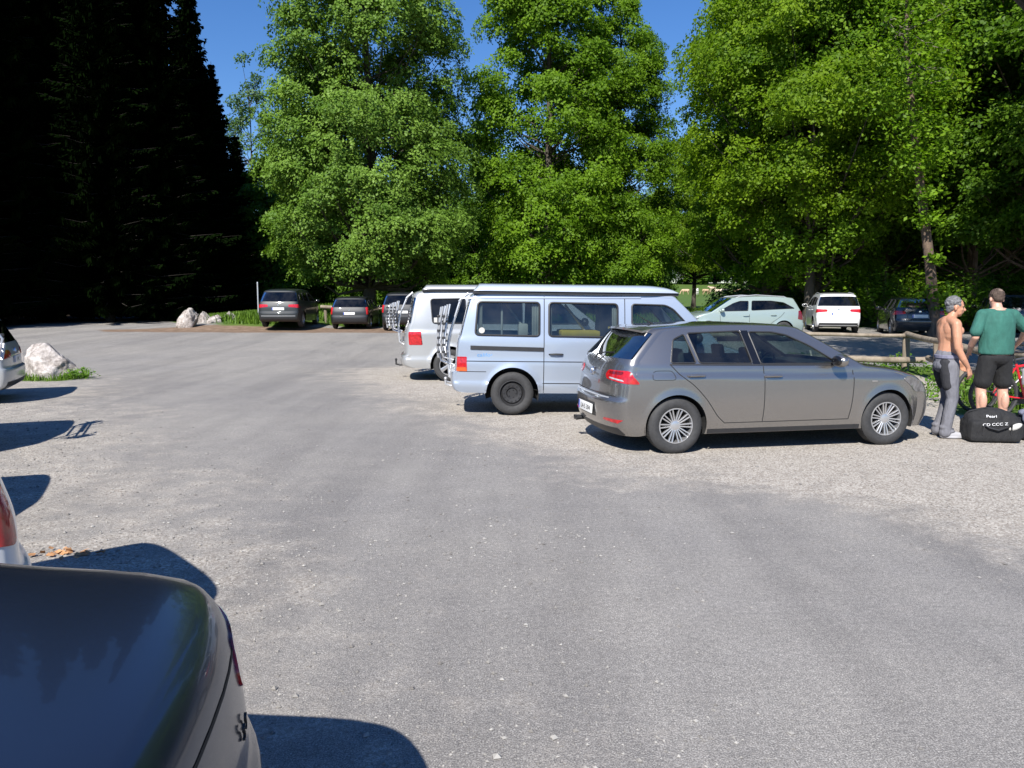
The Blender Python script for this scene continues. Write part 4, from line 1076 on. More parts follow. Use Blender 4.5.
def deciduous(key, seed, env, H, nl, per_spray, nspray, lsize, leafm, barkm, trunk_r=.28, lump=(1.0, 1.7), z0=2.5, gap=0, lean=(0,0), spread=.42):
    r = np.random.default_rng(seed); ec = env_curve(env)
    # boughs: flattened lumps inside the crown's outline, fewer near the axis
    L = []
    tries = 0
    hz = r.uniform(env[0][0], env[-1][0], nl*3); rad = ec(hz); keep = r.random(nl*3) < (rad/rad.max())**1.2+.05
    hz = hz[keep][:nl]; n = len(hz)
    az = (np.arange(n)*2.39996+r.uniform(-.5, .5, n)); q = r.random(n)**.45
    rr = ec(hz)*(.30+.62*q)
    C = np.stack([rr*np.cos(az), rr*np.sin(az), hz], 1)
    lr = r.uniform(lump[0], lump[1], n)*np.clip(ec(hz)/ec(hz).max()+.35, .5, 1)
    # sprays on the lumps
    idx = np.repeat(np.arange(n), nspray); ns = len(idx)
    d = unit(r.normal(size=(ns,3))); d[:,2] = d[:,2]*.9+.12; d = unit(d)
    rad2 = (r.random(ns)**.35)
    S = C[idx]+d*(lr[idx]*rad2)[:,None]*np.array([1,1,.62])
    out = unit(S*np.array([1,1,0]))
    nrm = unit(out*.75+d*.6+np.array([0,0,.75])+r.normal(size=(ns,3))*.35)
    # leaves on each spray: a drooping fan
    j = np.repeat(np.arange(ns), per_spray); nlv = len(j)
    t1 = unit(np.cross(nrm[j], r.normal(size=(nlv,3)))); ro = np.sqrt(r.random(nlv))*spread
    c = S[j]+t1*ro[:,None]+r.normal(size=(nlv,3))*.05; c[:,2] -= ro**2*.55
    ln = unit(nrm[j]+r.normal(size=(nlv,3))*.42)
    c = c + np.outer(c[:,2]/H, [lean[0], lean[1], 0])
    zmin = z0; ok = c[:,2] > zmin-.4+r.random(nlv)*.4; c = c[ok]; ln = ln[ok]; j = j[ok]
    tint = np.clip(r.random(ns)[j]*.65+r.random(n)[idx][j]*.35+r.random(len(j))*.2-.1, 0, 1)
    V = leaves(c, ln, lsize, r=r)
    cr = quads_mesh('crown', V, M[leafm], None, tint); crd = cr.data; bpy.data.objects.remove(cr)
    mb = MB(); tp = []; zs = np.linspace(-.3, H*.86, 14)
    for z in zs: tp.append((math.sin(z*.35+seed)*.10+lean[0]*z/H, math.cos(z*.3+seed)*.10+lean[1]*z/H, z))
    tr = [trunk_r*(1.5 if z < 0 else 1)*(1-.88*max(0, z)/(H*.86)) for z in zs]; mb.tube(tp, tr, 12)
    for i in range(0, n, 1 if n < 90 else 2):
        zb = max(z0*.8, C[i,2]-rr[i]*.7-.4); zb = min(zb, H*.8); t = zb/(H*.86)
        ax = np.array([np.interp(zb, zs, [p[0] for p in tp]), np.interp(zb, zs, [p[1] for p in tp]), zb])
        e = C[i]+np.array([lean[0], lean[1], 0])*C[i,2]/H; md = (ax+e)/2+np.array([0,0,-.15*rr[i]])+r.normal(size=3)*.15
        r0 = max(.035, trunk_r*.32*(1-t)); mb.tube([ax, ax*.6+md*.4, md, md*.4+e*.6, e], [r0, r0*.85, r0*.6, r0*.4, r0*.15], 6)
    tk = mb.build('trunk', M[barkm]); tkd = tk.data; bpy.data.objects.remove(tk)
    TREE[key] = (tkd, crd, H)
def spruce(key, seed, H, Rb, z0=1.0, dens=1.0, droop=.35):
    r = np.random.default_rng(seed); Q = []; T = []; mb = MB(); mb.tube([(0,0,-.3),(0,0,H*.5),(0,0,H)], [.30,.18,.02], 10)
    z = z0
    while z < H-.3:
        f = (z-z0)/(H-z0); Rl = Rb*(1-f)**.85*(.66+.5*r.random())+.25; nb = int(7+3*r.random())
        for k in range(nb):
            a = 2*math.pi*(k+r.random()*.7)/nb+z*3; Lb = Rl*(.7+.45*r.random()); m = max(6, int(Lb*13*dens))
            t = np.linspace(.12, 1, m); dr = np.array([math.cos(a), math.sin(a), 0]); sd = np.array([-math.sin(a), math.cos(a), 0])
            p = r.normal(size=(m,3))*.05+np.outer(t*Lb, dr)+np.outer(-droop*Lb*t+.25*Lb*t**2.5, [0,0,1])+[0,0,z]
            if f < .9: mb.tube([p[0]-dr*.1, p[m//2], p[-1]], [.035*(1-f)+.01, .02*(1-f)+.006, .004], 4, caps=False)
            wsp = (.55*(1-t)+.22)*min(1, Lb/2+.3)*r.uniform(.6, 1.25, m)
            for s_ in (-1, 1):
                tip = p+np.outer(s_*wsp, sd)+np.outer(wsp*.55, dr)-np.outer(wsp*(.35+.4*r.random(m)), [0,0,1])
                wv = dr*.10+np.array([0,0,.02])
                Q.append(np.stack([p-wv, p+wv, tip+wv*.35, tip-wv*.35], 1))
                h = p-np.outer(.20+.30*r.random(m), [0,0,1])+np.outer(s_*wsp*.35, sd); Q.append(np.stack([p-sd*.05, p+sd*.07, h+sd*.03, h-sd*.02], 1))
            T.append(np.full(m*4, r.random()))
        z += .30+.22*r.random()
    V = np.concatenate(Q); tint = np.concatenate(T)[:len(V)]
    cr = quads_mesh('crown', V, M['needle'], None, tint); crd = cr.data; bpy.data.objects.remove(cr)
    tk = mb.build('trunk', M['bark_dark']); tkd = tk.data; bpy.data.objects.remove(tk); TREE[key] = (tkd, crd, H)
def plant_tree(key, px, Y, sc, rz, name, label, group=None, X=None, sz=None):
    X = (px-512)*Y/F if X is None else X
    root = empty(name, (X, Y, gz(X, Y)), rz); root.scale = (sc, sc, sz or sc)
    td, cd, H = TREE[key]
    for nm, d in (('trunk', td), ('crown', cd)):
        o = bpy.data.objects.new(nm, d); COL.objects.link(o); o.parent = root
    return tag(root, label, 'tree', group)
deciduous('linden', 11, [(2.2,3.4),(4.5,5.6),(8,5.7),(13,4.9),(18,3.9),(21,2.2),(22.5,.5)], 23, 330, 24, 36, .15, 'linden', 'bark', .36, (.9,1.6), 2.3, spread=.36)
deciduous('maple', 23, [(2.2,2.6),(5,4.4),(10,4.6),(16,3.9),(20,2.9),(24,.6)], 25, 250, 22, 30, .17, 'maple', 'bark', .33, (.8,1.5), 2.0, spread=.42)
deciduous('ash', 31, [(1.8,2.0),(5,3.2),(9,3.3),(13,2.9),(17,1.9),(19,.5)], 19.5, 105, 9, 30, .22, 'maple', 'bark', .20, (.6,1.15), 1.8)
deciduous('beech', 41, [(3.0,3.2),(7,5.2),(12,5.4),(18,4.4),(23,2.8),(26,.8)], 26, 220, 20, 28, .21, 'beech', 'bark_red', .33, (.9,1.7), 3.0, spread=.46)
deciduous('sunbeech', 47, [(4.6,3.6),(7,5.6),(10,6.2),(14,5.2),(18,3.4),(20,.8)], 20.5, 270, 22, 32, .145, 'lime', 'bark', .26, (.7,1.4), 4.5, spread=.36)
deciduous('thin', 53, [(2.6,1.2),(5,2.0),(10,2.5),(15,2.2),(19,1.3),(21,.4)], 21, 60, 8, 22, .22, 'pale_leaf', 'bark', .16, (.6,1.1), 2.6)
deciduous('woodedge', 61, [(0.2,3.6),(4,5.6),(9,5.8),(14,4.6),(18,2.4),(20,.6)], 20, 190, 9, 30, .34, 'beech', 'bark', .3, (1.0,1.9), .3, spread=.5)
deciduous('highcrown', 71, [(8.0,2.4),(9.5,3.8),(12,4.0),(14.5,2.2)], 15, 70, 9, 34, .20, 'beech', 'bark', .30, (.8,1.5), 7.8)
spruce('spruce_a', 3, 28, 4.6); spruce('spruce_b', 5, 25, 4.2, 1.6)

def shrub(name, X, Y, h, rad, n, lsize, mt, label, group=None, seed=1, cat='bush'):
    r = np.random.default_rng(seed); root = empty(name, (X, Y, gz(X, Y)))
    ns = max(8, n//14); st = MB(); S = []; Nn = []
    for i in range(ns):
        a = r.random()*6.28; q = math.sqrt(r.random()); x, y = rad*q*math.cos(a), rad*q*math.sin(a); hh = h*(.55+.5*r.random())*(1-.45*q*q)
        if i < 30: st.tube([(x*.25, y*.25, 0), (x*.6, y*.6, hh*.5), (x, y, hh)], [.018, .012, .004], 5)
        t = r.uniform(.12, 1, 14)[:,None]; p = np.array([x*.25, y*.25, 0])*(1-t)+np.array([x, y, hh])*t+r.normal(size=(14,3))*rad*.10
        S.append(p); Nn.append(unit(np.array([x, y, h*.5])[None]*.8+np.array([0,0,.6])+r.normal(size=(14,3))*.5))
    S = np.concatenate(S); Nn = np.concatenate(Nn); S[:,2] = np.maximum(S[:,2], .03)
    quads_mesh('foliage', leaves(S, Nn, lsize, r=r), mt, root, r.random(len(S))); st.build('stem', M['bark'], root)
    return tag(root, label, cat, group)
def grass(name, poly, n, h, label, seed=1, dens=None, mt='grass', wid=.010):
    r = np.random.default_rng(seed); poly = np.asarray(poly, float); mn, mx = poly.min(0), poly.max(0)
    P_ = r.uniform(mn, mx, (n*2, 2)); P_ = P_[pip(poly, P_)][:n]
    k_ = r.random(len(P_)) < np.clip(.55+wob(P_[:,0], P_[:,1], 1.3, seed), .08, 1)*np.clip(segdist(poly, P_)/.35, .15, 1); P_ = P_[k_]
    m_ = len(P_); a = r.random(m_)*6.28; hh = h*(.35+.9*r.random(m_)); ln = hh*r.uniform(.1, .7, m_); b = np.column_stack([P_, ground_z(P_[:,0], P_[:,1])])
    d = np.stack([np.cos(a), np.sin(a), np.zeros(m_)], 1); s_ = np.stack([-d[:,1], d[:,0], d[:,2]], 1)*wid
    tip = b+d*ln[:,None]+np.array([0,0,1])*hh[:,None]; md = (b+tip)/2+np.array([0,0,1])*(hh*.12)[:,None]
    Q1 = np.stack([b-s_, b+s_, md+s_*.8, md-s_*.8], 1); Q2 = np.stack([md-s_*.8, md+s_*.8, tip+s_*.1, tip-s_*.1], 1)
    o = quads_mesh(name, np.concatenate([Q1, Q2]), M[mt], None, np.tile(r.random(m_), 2)); return tag(o, label, 'grass', kind='stuff')
def weeds(name, poly, n, h, lsize, label, seed=1):
    r = np.random.default_rng(seed); poly = np.asarray(poly, float); mn, mx = poly.min(0), poly.max(0)
    P_ = r.uniform(mn, mx, (n*2, 2)); P_ = P_[pip(poly, P_)][:n]; w_ = np.clip(.5+wob(P_[:,0], P_[:,1], .9, seed), .1, 1); P_ = P_[r.random(len(P_)) < w_]
    w_ = np.clip(.5+wob(P_[:,0], P_[:,1], .9, seed), .25, 1); j = np.repeat(np.arange(len(P_)), 9)
    z = h*w_[j]*r.random(len(j))**.7; c = np.column_stack([P_[j]+r.normal(size=(len(j),2))*.05, ground_z(P_[j,0], P_[j,1])+z+.02])
    nr = unit(np.array([0,-.2,.8])+r.normal(size=(len(j),3))*.5)
    o = quads_mesh(name, leaves(c, nr, lsize, .5, r=r), M['weed'], None, r.random(len(j))); return tag(o, label, 'weeds', kind='stuff')
def rock(name, X, Y, s, label, seed, mt, lift=0, shape=None, group=None):
    bm = bmesh.new(); bmesh.ops.create_icosphere(bm, subdivisions=5, radius=1); r = random.Random(seed)
    from mathutils import noise as mn
    pl = [(Vector((r.uniform(-1,1), r.uniform(-1,1), r.uniform(-.5,1))).normalized(), r.uniform(.62,.9)) for _ in range(13)]
    for v in bm.verts:
        d = v.co.normalized(); k_ = 1.0
        for n_, h in pl:
            c = d.dot(n_)
            if c > .01: k_ = min(k_, h/c)
        p = d*k_; p *= 1+.10*mn.noise(d*2.2+Vector((seed,0,0)))+.05*mn.noise(d*6+Vector((0,seed,0)))+.022*mn.noise(d*17)
        if shape: p = shape(p)
        v.co = Vector((p.x*s[0], p.y*s[1], p.z*s[2]+s[2]*.55))
    me = bpy.data.meshes.new(name); bm.to_mesh(me); bm.free(); me.materials.append(mt)
    me.polygons.foreach_set('use_smooth', np.ones(len(me.polygons), bool)); me.set_sharp_from_angle(angle=R(38))
    o = bpy.data.objects.new(name, me); COL.objects.link(o); o.location = (X, Y, gz(X, Y)+lift-.09); return tag(o, label, 'rock', group)
def limestone(name, moss=.3):
    m, nt, out = mat(name); p = N(nt, 'ShaderNodeBsdfPrincipled'); n = noise(nt, 3.5, 7, .7); n2 = noise(nt, 14, 5, .7)
    r = ramp(nt, n.outputs['Fac'], [(.32, (.16,.13,.115)), (.5, (.40,.36,.33)), (.68, (.60,.56,.54))])
    r2 = ramp(nt, n2.outputs['Fac'], [(.3, (.7,.7,.7)), (.65, (1.1,1.1,1.1))]); c = mixc(nt, r.outputs[0], r2.outputs[0], 1.0, 'MULTIPLY')
    nt.links.new(c, p.inputs['Base Color']); p.inputs['Roughness'].default_value = .9
    nt.links.new(bump(nt, n2.outputs['Fac'], .8, .03), p.inputs['Normal']); nt.links.new(p.outputs[0], out.inputs[0]); return m
M['limestone'] = limestone('pale_limestone')
# ------------------------------------------------------------------ people
def skinmat(name, c):
    m, nt, out = mat(name); p = N(nt, 'ShaderNodeBsdfPrincipled'); n = noise(nt, 9, 4); r = ramp(nt, n.outputs['Fac'], [(.3, [x*.86 for x in c]), (.7, [min(1, x*1.1) for x in c])])
    nt.links.new(r.outputs[0], p.inputs['Base Color']); p.inputs['Roughness'].default_value = .5
    p.inputs['Subsurface Weight'].default_value = .08; p.inputs['Subsurface Scale'].default_value = .01; p.inputs['Subsurface Radius'].default_value = (1,.3,.15)
    nt.links.new(p.outputs[0], out.inputs[0]); return m
def cloth(name, c, sc=9, b=.6, dist=.03):
    m, nt, out = mat(name); p = N(nt, 'ShaderNodeBsdfPrincipled'); n = noise(nt, sc, 3, .5)
    tc = N(nt, 'ShaderNodeTexCoord'); mp = N(nt, 'ShaderNodeMapping'); mp.inputs['Scale'].default_value = (1.6,1.6,.7); nt.links.new(tc.outputs['Object'], mp.inputs[0]); nt.links.new(mp.outputs[0], n.inputs['Vector'])
    r = ramp(nt, n.outputs['Fac'], [(.3, [x*.85 for x in c]), (.7, [x*1.12 for x in c])]); nt.links.new(r.outputs[0], p.inputs['Base Color'])
    p.inputs['Roughness'].default_value = .85; nt.links.new(bump(nt, n.outputs['Fac'], b, dist), p.inputs['Normal']); nt.links.new(p.outputs[0], out.inputs[0]); return m
M['skin_tan'] = skinmat('skin_tanned', (.49,.245,.15)); M['skin'] = skinmat('skin', (.58,.33,.24))
M['hair_grey'] = simple('hair_grey', (.13,.13,.135), .7, nscale=60, var=.5, bmp=.8); M['hair_brown'] = simple('hair_short_brown', (.16,.115,.09), .8, nscale=60, var=.4)
M['green_shirt'] = cloth('green_tshirt', (.028,.125,.098)); M['shorts'] = cloth('black_shorts', (.012,.012,.013)); M['grey_cloth'] = cloth('grey_trousers', (.15,.15,.17), 12); M['dark_cloth'] = cloth('dark_trouser_panel', (.022,.022,.026), 12)
M['shoe'] = simple('grey_shoe', (.34,.34,.36), .7); M['sole'] = simple('shoe_sole', (.5,.5,.5), .7)
def V3(*a): return Vector(a)
def hand(mb, wrist, d, side, palm, curl=.5, s=1.0):
    """palm and five fingers; d = direction of the hand, palm = where the palm faces, side = towards the thumb"""
    d = Vector(d).normalized(); palm = Vector(palm).normalized(); t = Vector(side).normalized(); w = Vector(wrist)
    chain(mb, [w-d*.03, w+d*.02], [.026*s, .026*s])
    for k in (-1, 0, 1): chain(mb, [w+d*.02+t*.010*k, w+d*.085*s+t*.022*k*s], [.019*s, .016*s])
    L = [.072, .080, .075, .058]
    for k in range(4):
        b = w+d*.088*s+t*(.030-.020*k)*s; l = L[k]*s; a = curl*.9; p = [b]; dd = d.copy()
        for seg in (.45, .32, .25):
            dd = (dd*math.cos(a)+palm*math.sin(a)).normalized(); p.append(p[-1]+dd*l*seg*1.1)
        chain(mb, p, [.0105*s, .0098*s, .009*s, .008*s])
    b = w+d*.03*s+t*.026*s; td = (d*.75+t*.65+palm*.25).normalized(); chain(mb, [b, b+td*.035*s, b+td*.035*s+(td+palm*.5+d*.3).normalized()*.03*s], [.015*s, .0115*s, .0095*s])
def head(mb, c, f, up=(0,0,1), s=1.0):
    """skull, jaw, brow, nose, lips, ears. f = facing direction"""
    f = Vector(f).normalized(); u = Vector(up).normalized(); l = u.cross(f).normalized(); u = f.cross(l).normalized(); c = Vector(c)
    Mx = Matrix((f, l, u)).transposed(); P_ = lambda x, y, z: c+(f*x+l*y+u*z)*s
    mb.ell(P_(-.012,0,.03), (.098*s,.078*s,.092*s), Mx, 20, 14); mb.ell(P_(.018,0,-.02), (.075*s,.064*s,.095*s), Mx, 18, 12)
    mb.ell(P_(.052,0,-.082), (.030*s,.030*s,.026*s), Mx); mb.ell(P_(.035,.03,-.065), (.04*s,.025*s,.03*s), Mx); mb.ell(P_(.035,-.03,-.065), (.04*s,.025*s,.03*s), Mx)
    mb.ell(P_(.074,0,.028), (.016*s,.052*s,.012*s), Mx); chain(mb, [P_(.085,0,.015), P_(.108,0,-.022)], [.009*s, .0135*s]); mb.ell(P_(.098,0,-.026), (.014*s,.020*s,.010*s), Mx)
    mb.ell(P_(.084,0,-.050), (.014*s,.026*s,.008*s), Mx); mb.ell(P_(.081,0,-.062), (.014*s,.022*s,.008*s), Mx)
    for q in (1, -1): mb.ell(P_(-.008,q*.080,-.008), (.018*s,.010*s,.032*s), Mx); mb.ell(P_(.065,q*.040,-.020), (.016*s,.018*s,.018*s), Mx)
    return Mx, P_
def face_bits(root, body, Mx, P_, s):
    for q in (1, -1):
        e = MB(); e.ell(P_(.080,q*.031,.010), (.008,.013,.007), Mx, 10, 8); e.build('eye', M['interior'], body)
def man_grey():
    root = empty('person'); b = MB()
    chain(b, [V3(-.02,0,.93), V3(-.015,0,1.05), V3(.0,0,1.18), V3(-.01,0,1.32), V3(-.02,0,1.42)], [.125, .118, .122, .13, .10])
    b.ell((.045,0,1.10), (.11,.135,.14)); b.ell((.0,0,1.30), (.125,.175,.15)); b.ell((-.03,.075,1.35), (.085,.09,.12)); b.ell((-.03,-.075,1.35), (.085,.09,.12))
    b.ell((.075,.07,1.33), (.05,.075,.06)); b.ell((.075,-.07,1.33), (.05,.075,.06)); b.ell((-.02,0,.95), (.125,.165,.11))
    for q in (1, -1): chain(b, [V3(-.03,q*.05,1.46), V3(-.02,q*.18,1.42)], [.055, .062]); chain(b, [V3(0,q*.09,.92), V3(.035,q*.104,.50), V3(-.02,q*.108,.10)], [.07, .034, .028]); chain(b, [V3(-.05,q*.105,.05), V3(.12,q*.115,.035)], [.036, .03])
    chain(b, [V3(-.02,0,1.42), V3(.02,0,1.53)], [.062, .056]); Mx, P_ = head(b, (.045,0,1.615), (1,-.22,-.10))
    # right arm (towards the camera) hangs a little forward, left one likewise
    chain(b, [V3(-.02,-.205,1.41), V3(-.015,-.235,1.26), V3(-.01,-.25,1.13), V3(.06,-.245,1.00), V3(.13,-.225,.90)], [.058, .052, .042, .040, .027]); hand(b, (.135,-.222,.885), (.35,.05,-1), (.8,.5,.2), (-.3,.9,-.1), .65)
    chain(b, [V3(-.02,.205,1.41), V3(.0,.24,1.25), V3(.03,.25,1.13), V3(.13,.235,1.02), V3(.20,.20,.95)], [.058, .052, .042, .038, .027]); hand(b, (.205,.195,.945), (.6,-.1,-1), (.6,-.6,.2), (-.3,-.9,-.1), .65)
    body = remesh(b, 'body', M['skin_tan'], root, .0065, 5)
    face_bits(root, body, Mx, P_, 1)
    h = MB(); h.ell(P_(-.024,0,.048), (.094,.082,.085), Mx, 20, 14); h.ell(P_(-.050,0,.0), (.060,.076,.065), Mx); h.ell(P_(-.062,0,-.035), (.042,.058,.045), Mx)
    for k in range(130):
        a, e_ = random.uniform(-2.3, 2.3)+math.pi, random.uniform(-.35, 1.5); h.ell(P_(-.022+.092*math.cos(a)*math.cos(e_), .078*math.sin(a)*math.cos(e_), .050+.082*math.sin(e_)), (.018,.016,.014))
    remesh(h, 'hair', M['hair_grey'], body, .006, 3)
    t = MB(); chain(t, [V3(-.02,0,1.01), V3(-.02,0,.93)], [.135, .135]); t.ell((-.02,0,.97), (.128,.165,.085)); t.ell((-.05,0,.90), (.12,.16,.10))
    for q, dx in ((1, .02), (-1, -.01)):
        chain(t, [V3(-.01,q*.085,.90), V3(.01+dx,q*.10,.70), V3(.035+dx,q*.105,.50), V3(.0+dx,q*.11,.28), V3(-.03,q*.11,.12), V3(-.04,q*.11,.075)], [.104, .088, .070, .067, .064, .072])
        t.ell((.02,q*.11,.09), (.06,.055,.03)); t.ell((-.06,q*.11,.14), (.05,.06,.035))
    remesh(t, 'trousers', M['grey_cloth'], body, .008, 5)
    # dark seat and thigh panels sewn on the trousers
    pn = MB(); 
    for q, dx in ((1, .02), (-1, -.01)): chain(pn, [V3(-.055,q*.082,.93), V3(-.045,q*.095,.80), V3(-.02+dx,q*.108,.66)], [.085, .083, .072]); pass
    remesh(pn, 'seat_panel', M['dark_cloth'], body, .008, 4)
    w = MB(); w.lathe([(.148,1.0),(.150,1.035),(.140,1.04)], 32, 'Z'); o = w.build('waistband', cloth('waistband_blue_grey', (.20,.20,.27)), body); o.scale = (.93,1.14,1); o.location = (-.02,0,-.005)
    for q in (1, -1):
        s = MB(); chain(s, [V3(-.06,q*.11,.055), V3(.03,q*.113,.055), V3(.13,q*.12,.045)], [.045, .045, .036]); s.ell((.05,q*.115,.02), (.15,.05,.022)); remesh(s, 'shoe', M['shoe'], body, .008, 3)
    return tag(root, 'shirtless grey-haired man in dark grey trousers standing by the front of the grey hatchback', 'person')
def man_green():
    root = empty('person'); b = MB()
    chain(b, [V3(-.02,0,.98), V3(-.01,0,1.12), V3(.0,0,1.28), V3(.0,0,1.42), V3(.0,0,1.50)], [.135, .13, .135, .14, .10]); b.ell((0,0,1.38), (.12,.18,.15)); b.ell((-.03,0,1.0), (.13,.175,.12))
    for q in (1, -1): chain(b, [V3(0,q*.05,1.53), V3(0,q*.19,1.49)], [.055, .062]); chain(b, [V3(0,q*.10,.96), V3(.03,q*.145,.53), V3(-.02,q*.15,.10)], [.10, .068, .045]); b.ell((-.035,q*.148,.36), (.052,.05,.12)); chain(b, [V3(-.04,q*.155,.05), V3(.14,q*.17,.035)], [.038, .03])
    chain(b, [V3(0,0,1.49), V3(.03,0,1.60)], [.068, .062]); Mx, P_ = head(b, (.05,0,1.69), (1,-.05,-.35), s=1.03)
    chain(b, [V3(0,.215,1.48), V3(-.03,.275,1.33), V3(-.03,.30,1.20), V3(.07,.28,1.09), V3(.17,.24,1.0)], [.062, .056, .046, .042, .028]); hand(b, (.18,.235,.99), (.8,-.1,-.6), (.1,-.9,.3), (-.2,-.1,-1), .8)
    chain(b, [V3(0,-.215,1.48), V3(.0,-.33,1.36), V3(.02,-.40,1.27), V3(.13,-.44,1.18), V3(.24,-.46,1.10)], [.062, .056, .046, .042, .028]); hand(b, (.25,-.46,1.09), (.9,0,-.5), (.1,.9,.3), (-.2,.1,-1), .8)
    body = remesh(b, 'body', M['skin'], root, .0065, 5); face_bits(root, body, Mx, P_, 1)
    h = MB(); h.ell(P_(-.024,0,.042), (.096,.083,.089), Mx, 20, 14); h.ell(P_(-.050,0,-.005), (.056,.068,.055), Mx)
    for k in range(110):
        a, e_ = random.uniform(-2.2, 2.2)+math.pi, random.uniform(-.45, 1.4); h.ell(P_(-.022+.090*math.cos(a)*math.cos(e_), .078*math.sin(a)*math.cos(e_), .040+.084*math.sin(e_)), (.012,.012,.011)); remesh(h, 'hair', M['hair_brown'], body, .006, 2)
    t = MB(); rg = [(.975,.215,.158),(1.0,.222,.162),(1.12,.218,.158),(1.28,.222,.152),(1.40,.222,.150),(1.48,.200,.128),(1.525,.150,.105),(1.55,.085,.078)]
    V = [(-.01+.0*z+ry*math.cos(a)*(1+.02*math.sin(5*a+z*9)), rx*math.sin(a)*(1+.02*math.sin(4*a+z*14)), z) for z, rx, ry in rg for a in np.linspace(0, 2*math.pi, 29)[:-1]]
    Fc = [(i*28+k, i*28+(k+1) % 28, (i+1)*28+(k+1) % 28, (i+1)*28+k) for i in range(len(rg)-1) for k in range(28)]+[tuple(range(27, -1, -1)), tuple((len(rg)-1)*28+k for k in range(28))]
    t.add(V, Fc)
    for q, e_ in ((1, V3(-.035,.30,1.27)), (-1, V3(.0,-.36,1.33))): chain(t, [V3(-.005,q*.07,1.505), V3(0,q*.205,1.485), e_], [.070, .078, .074])
    remesh(t, 'tshirt', M['green_shirt'], body, .009, 3)
    s = MB(); s.ell((-.02,0,.93), (.145,.185,.12))
    for q in (1, -1): chain(s, [V3(-.01,q*.09,.92), V3(.01,q*.125,.70), V3(.015,q*.135,.62)], [.122, .112, .112])
    remesh(s, 'shorts', M['shorts'], body, .009, 5)
    for q in (1, -1):
        s = MB(); chain(s, [V3(-.05,q*.155,.055), V3(.05,q*.16,.055), V3(.15,q*.17,.045)], [.046, .046, .037]); s.ell((.05,q*.162,.02), (.15,.052,.022)); remesh(s, 'shoe', M['shoe'], body, .008, 3)
    return tag(root, 'man in green T-shirt and black shorts with his back turned, bent over the bicycles', 'person')

# ------------------------------------------------------------------ bicycles, bags
def bicycle(name, col, label, spk=True):
    root = empty(name); pm = simple('frame_paint_'+name, col, .3, coat=.6); r = .335
    rear, fr, bb, st, hd, hl = V3(-.52,0,r), V3(.55,0,r), V3(-.09,0,.29), V3(-.24,0,.78), V3(.33,0,.86), V3(.37,0,.74)
    for c in (rear, fr):
        e = bpy.data.objects.new('wheel', None); COL.objects.link(e); e.parent = root; e.location = c
        m = MB(); m.tube([(r*.96*math.cos(a), 0, r*.96*math.sin(a)) for a in np.linspace(0, 2*math.pi, 41)[:-1]], .024, 8, closed=True); m.build('tyre', M['tyre'], e)
        m = MB(); m.tube([(r*.88*math.cos(a), 0, r*.88*math.sin(a)) for a in np.linspace(0, 2*math.pi, 41)[:-1]], .011, 6, closed=True); m.tube([(0,-.04,0),(0,.04,0)], .02, 8); m.build('rim', M['steel_wheel'], e)
        m = MB()
        for k in range(28):
            a = 2*math.pi*k/28; m.tube([(.02*math.cos(a+1.2), .03*(-1)**k, .02*math.sin(a+1.2)), (r*.88*math.cos(a), 0, r*.88*math.sin(a))], .0014, 3, caps=False)
        m.build('spokes', M['steel_wheel'], e)
    m = MB()
    for p, q, w in ((bb,st,.017),(bb,hl,.022),(st+V3(.01,0,-.04),hd+V3(0,0,-.02),.019),(hl,hd,.022)): m.tube([p, q], w, 10)
    for y in (-.045, .045):
        m.tube([bb, V3(-.2,y,.30), rear+V3(0,y,0)], .010, 8); m.tube([st+V3(.005,0,-.05), V3(-.3,y,.66), rear+V3(0,y,0)], .009, 8)
    m.build('frame', pm, root)
    m = MB(); m.tube([hl+V3(0,0,-.01), hl+V3(.03,0,-.06)], .02, 8)
    for y in (-.05, .05): m.tube([hl+V3(.02,y,-.04), V3(.47,y,.5), fr+V3(0,y,0)], .014, 8)
    m.build('fork', M['plastic'], root)
    m = MB(); m.tube([hd, hd+V3(-.03,0,.08), hd+V3(.03,0,.12)], .016, 8); m.tube([hd+V3(-.02,-.31,.14), hd+V3(.03,-.1,.12), hd+V3(.03,.1,.12), hd+V3(-.02,.31,.14)], .012, 8)
    for y in (-.26, .26): m.tube([hd+V3(-.012,y-.05,.137), hd+V3(-.012,y+.05,.137)], .018, 8)
    m.build('handlebar', M['plastic'], root)
    m = MB(); m.tube([st, st+V3(-.05,0,.14)], .013, 8); m.ell(st+V3(-.09,0,.17), (.10,.07,.03)); m.ell(st+V3(.03,0,.17), (.10,.028,.022)); m.build('saddle', M['plastic'], root)
    m = MB(); m.lathe([(.09,.05),(.09,.055),(.02,.056)], 24, c=(bb.x,0,bb.z)); m.tube([bb+V3(0,-.06,0), bb+V3(.08,-.07,-.15)], .011, 6); m.tube([bb+V3(0,.06,0), bb+V3(-.08,.07,.15)], .011, 6)
    m.box(bb+V3(.08,-.12,-.15), (.09,.08,.02)); m.box(bb+V3(-.08,.12,.15), (.09,.08,.02)); m.build('crankset', M['steel_wheel'], root)
    return tag(root, label, 'bicycle')
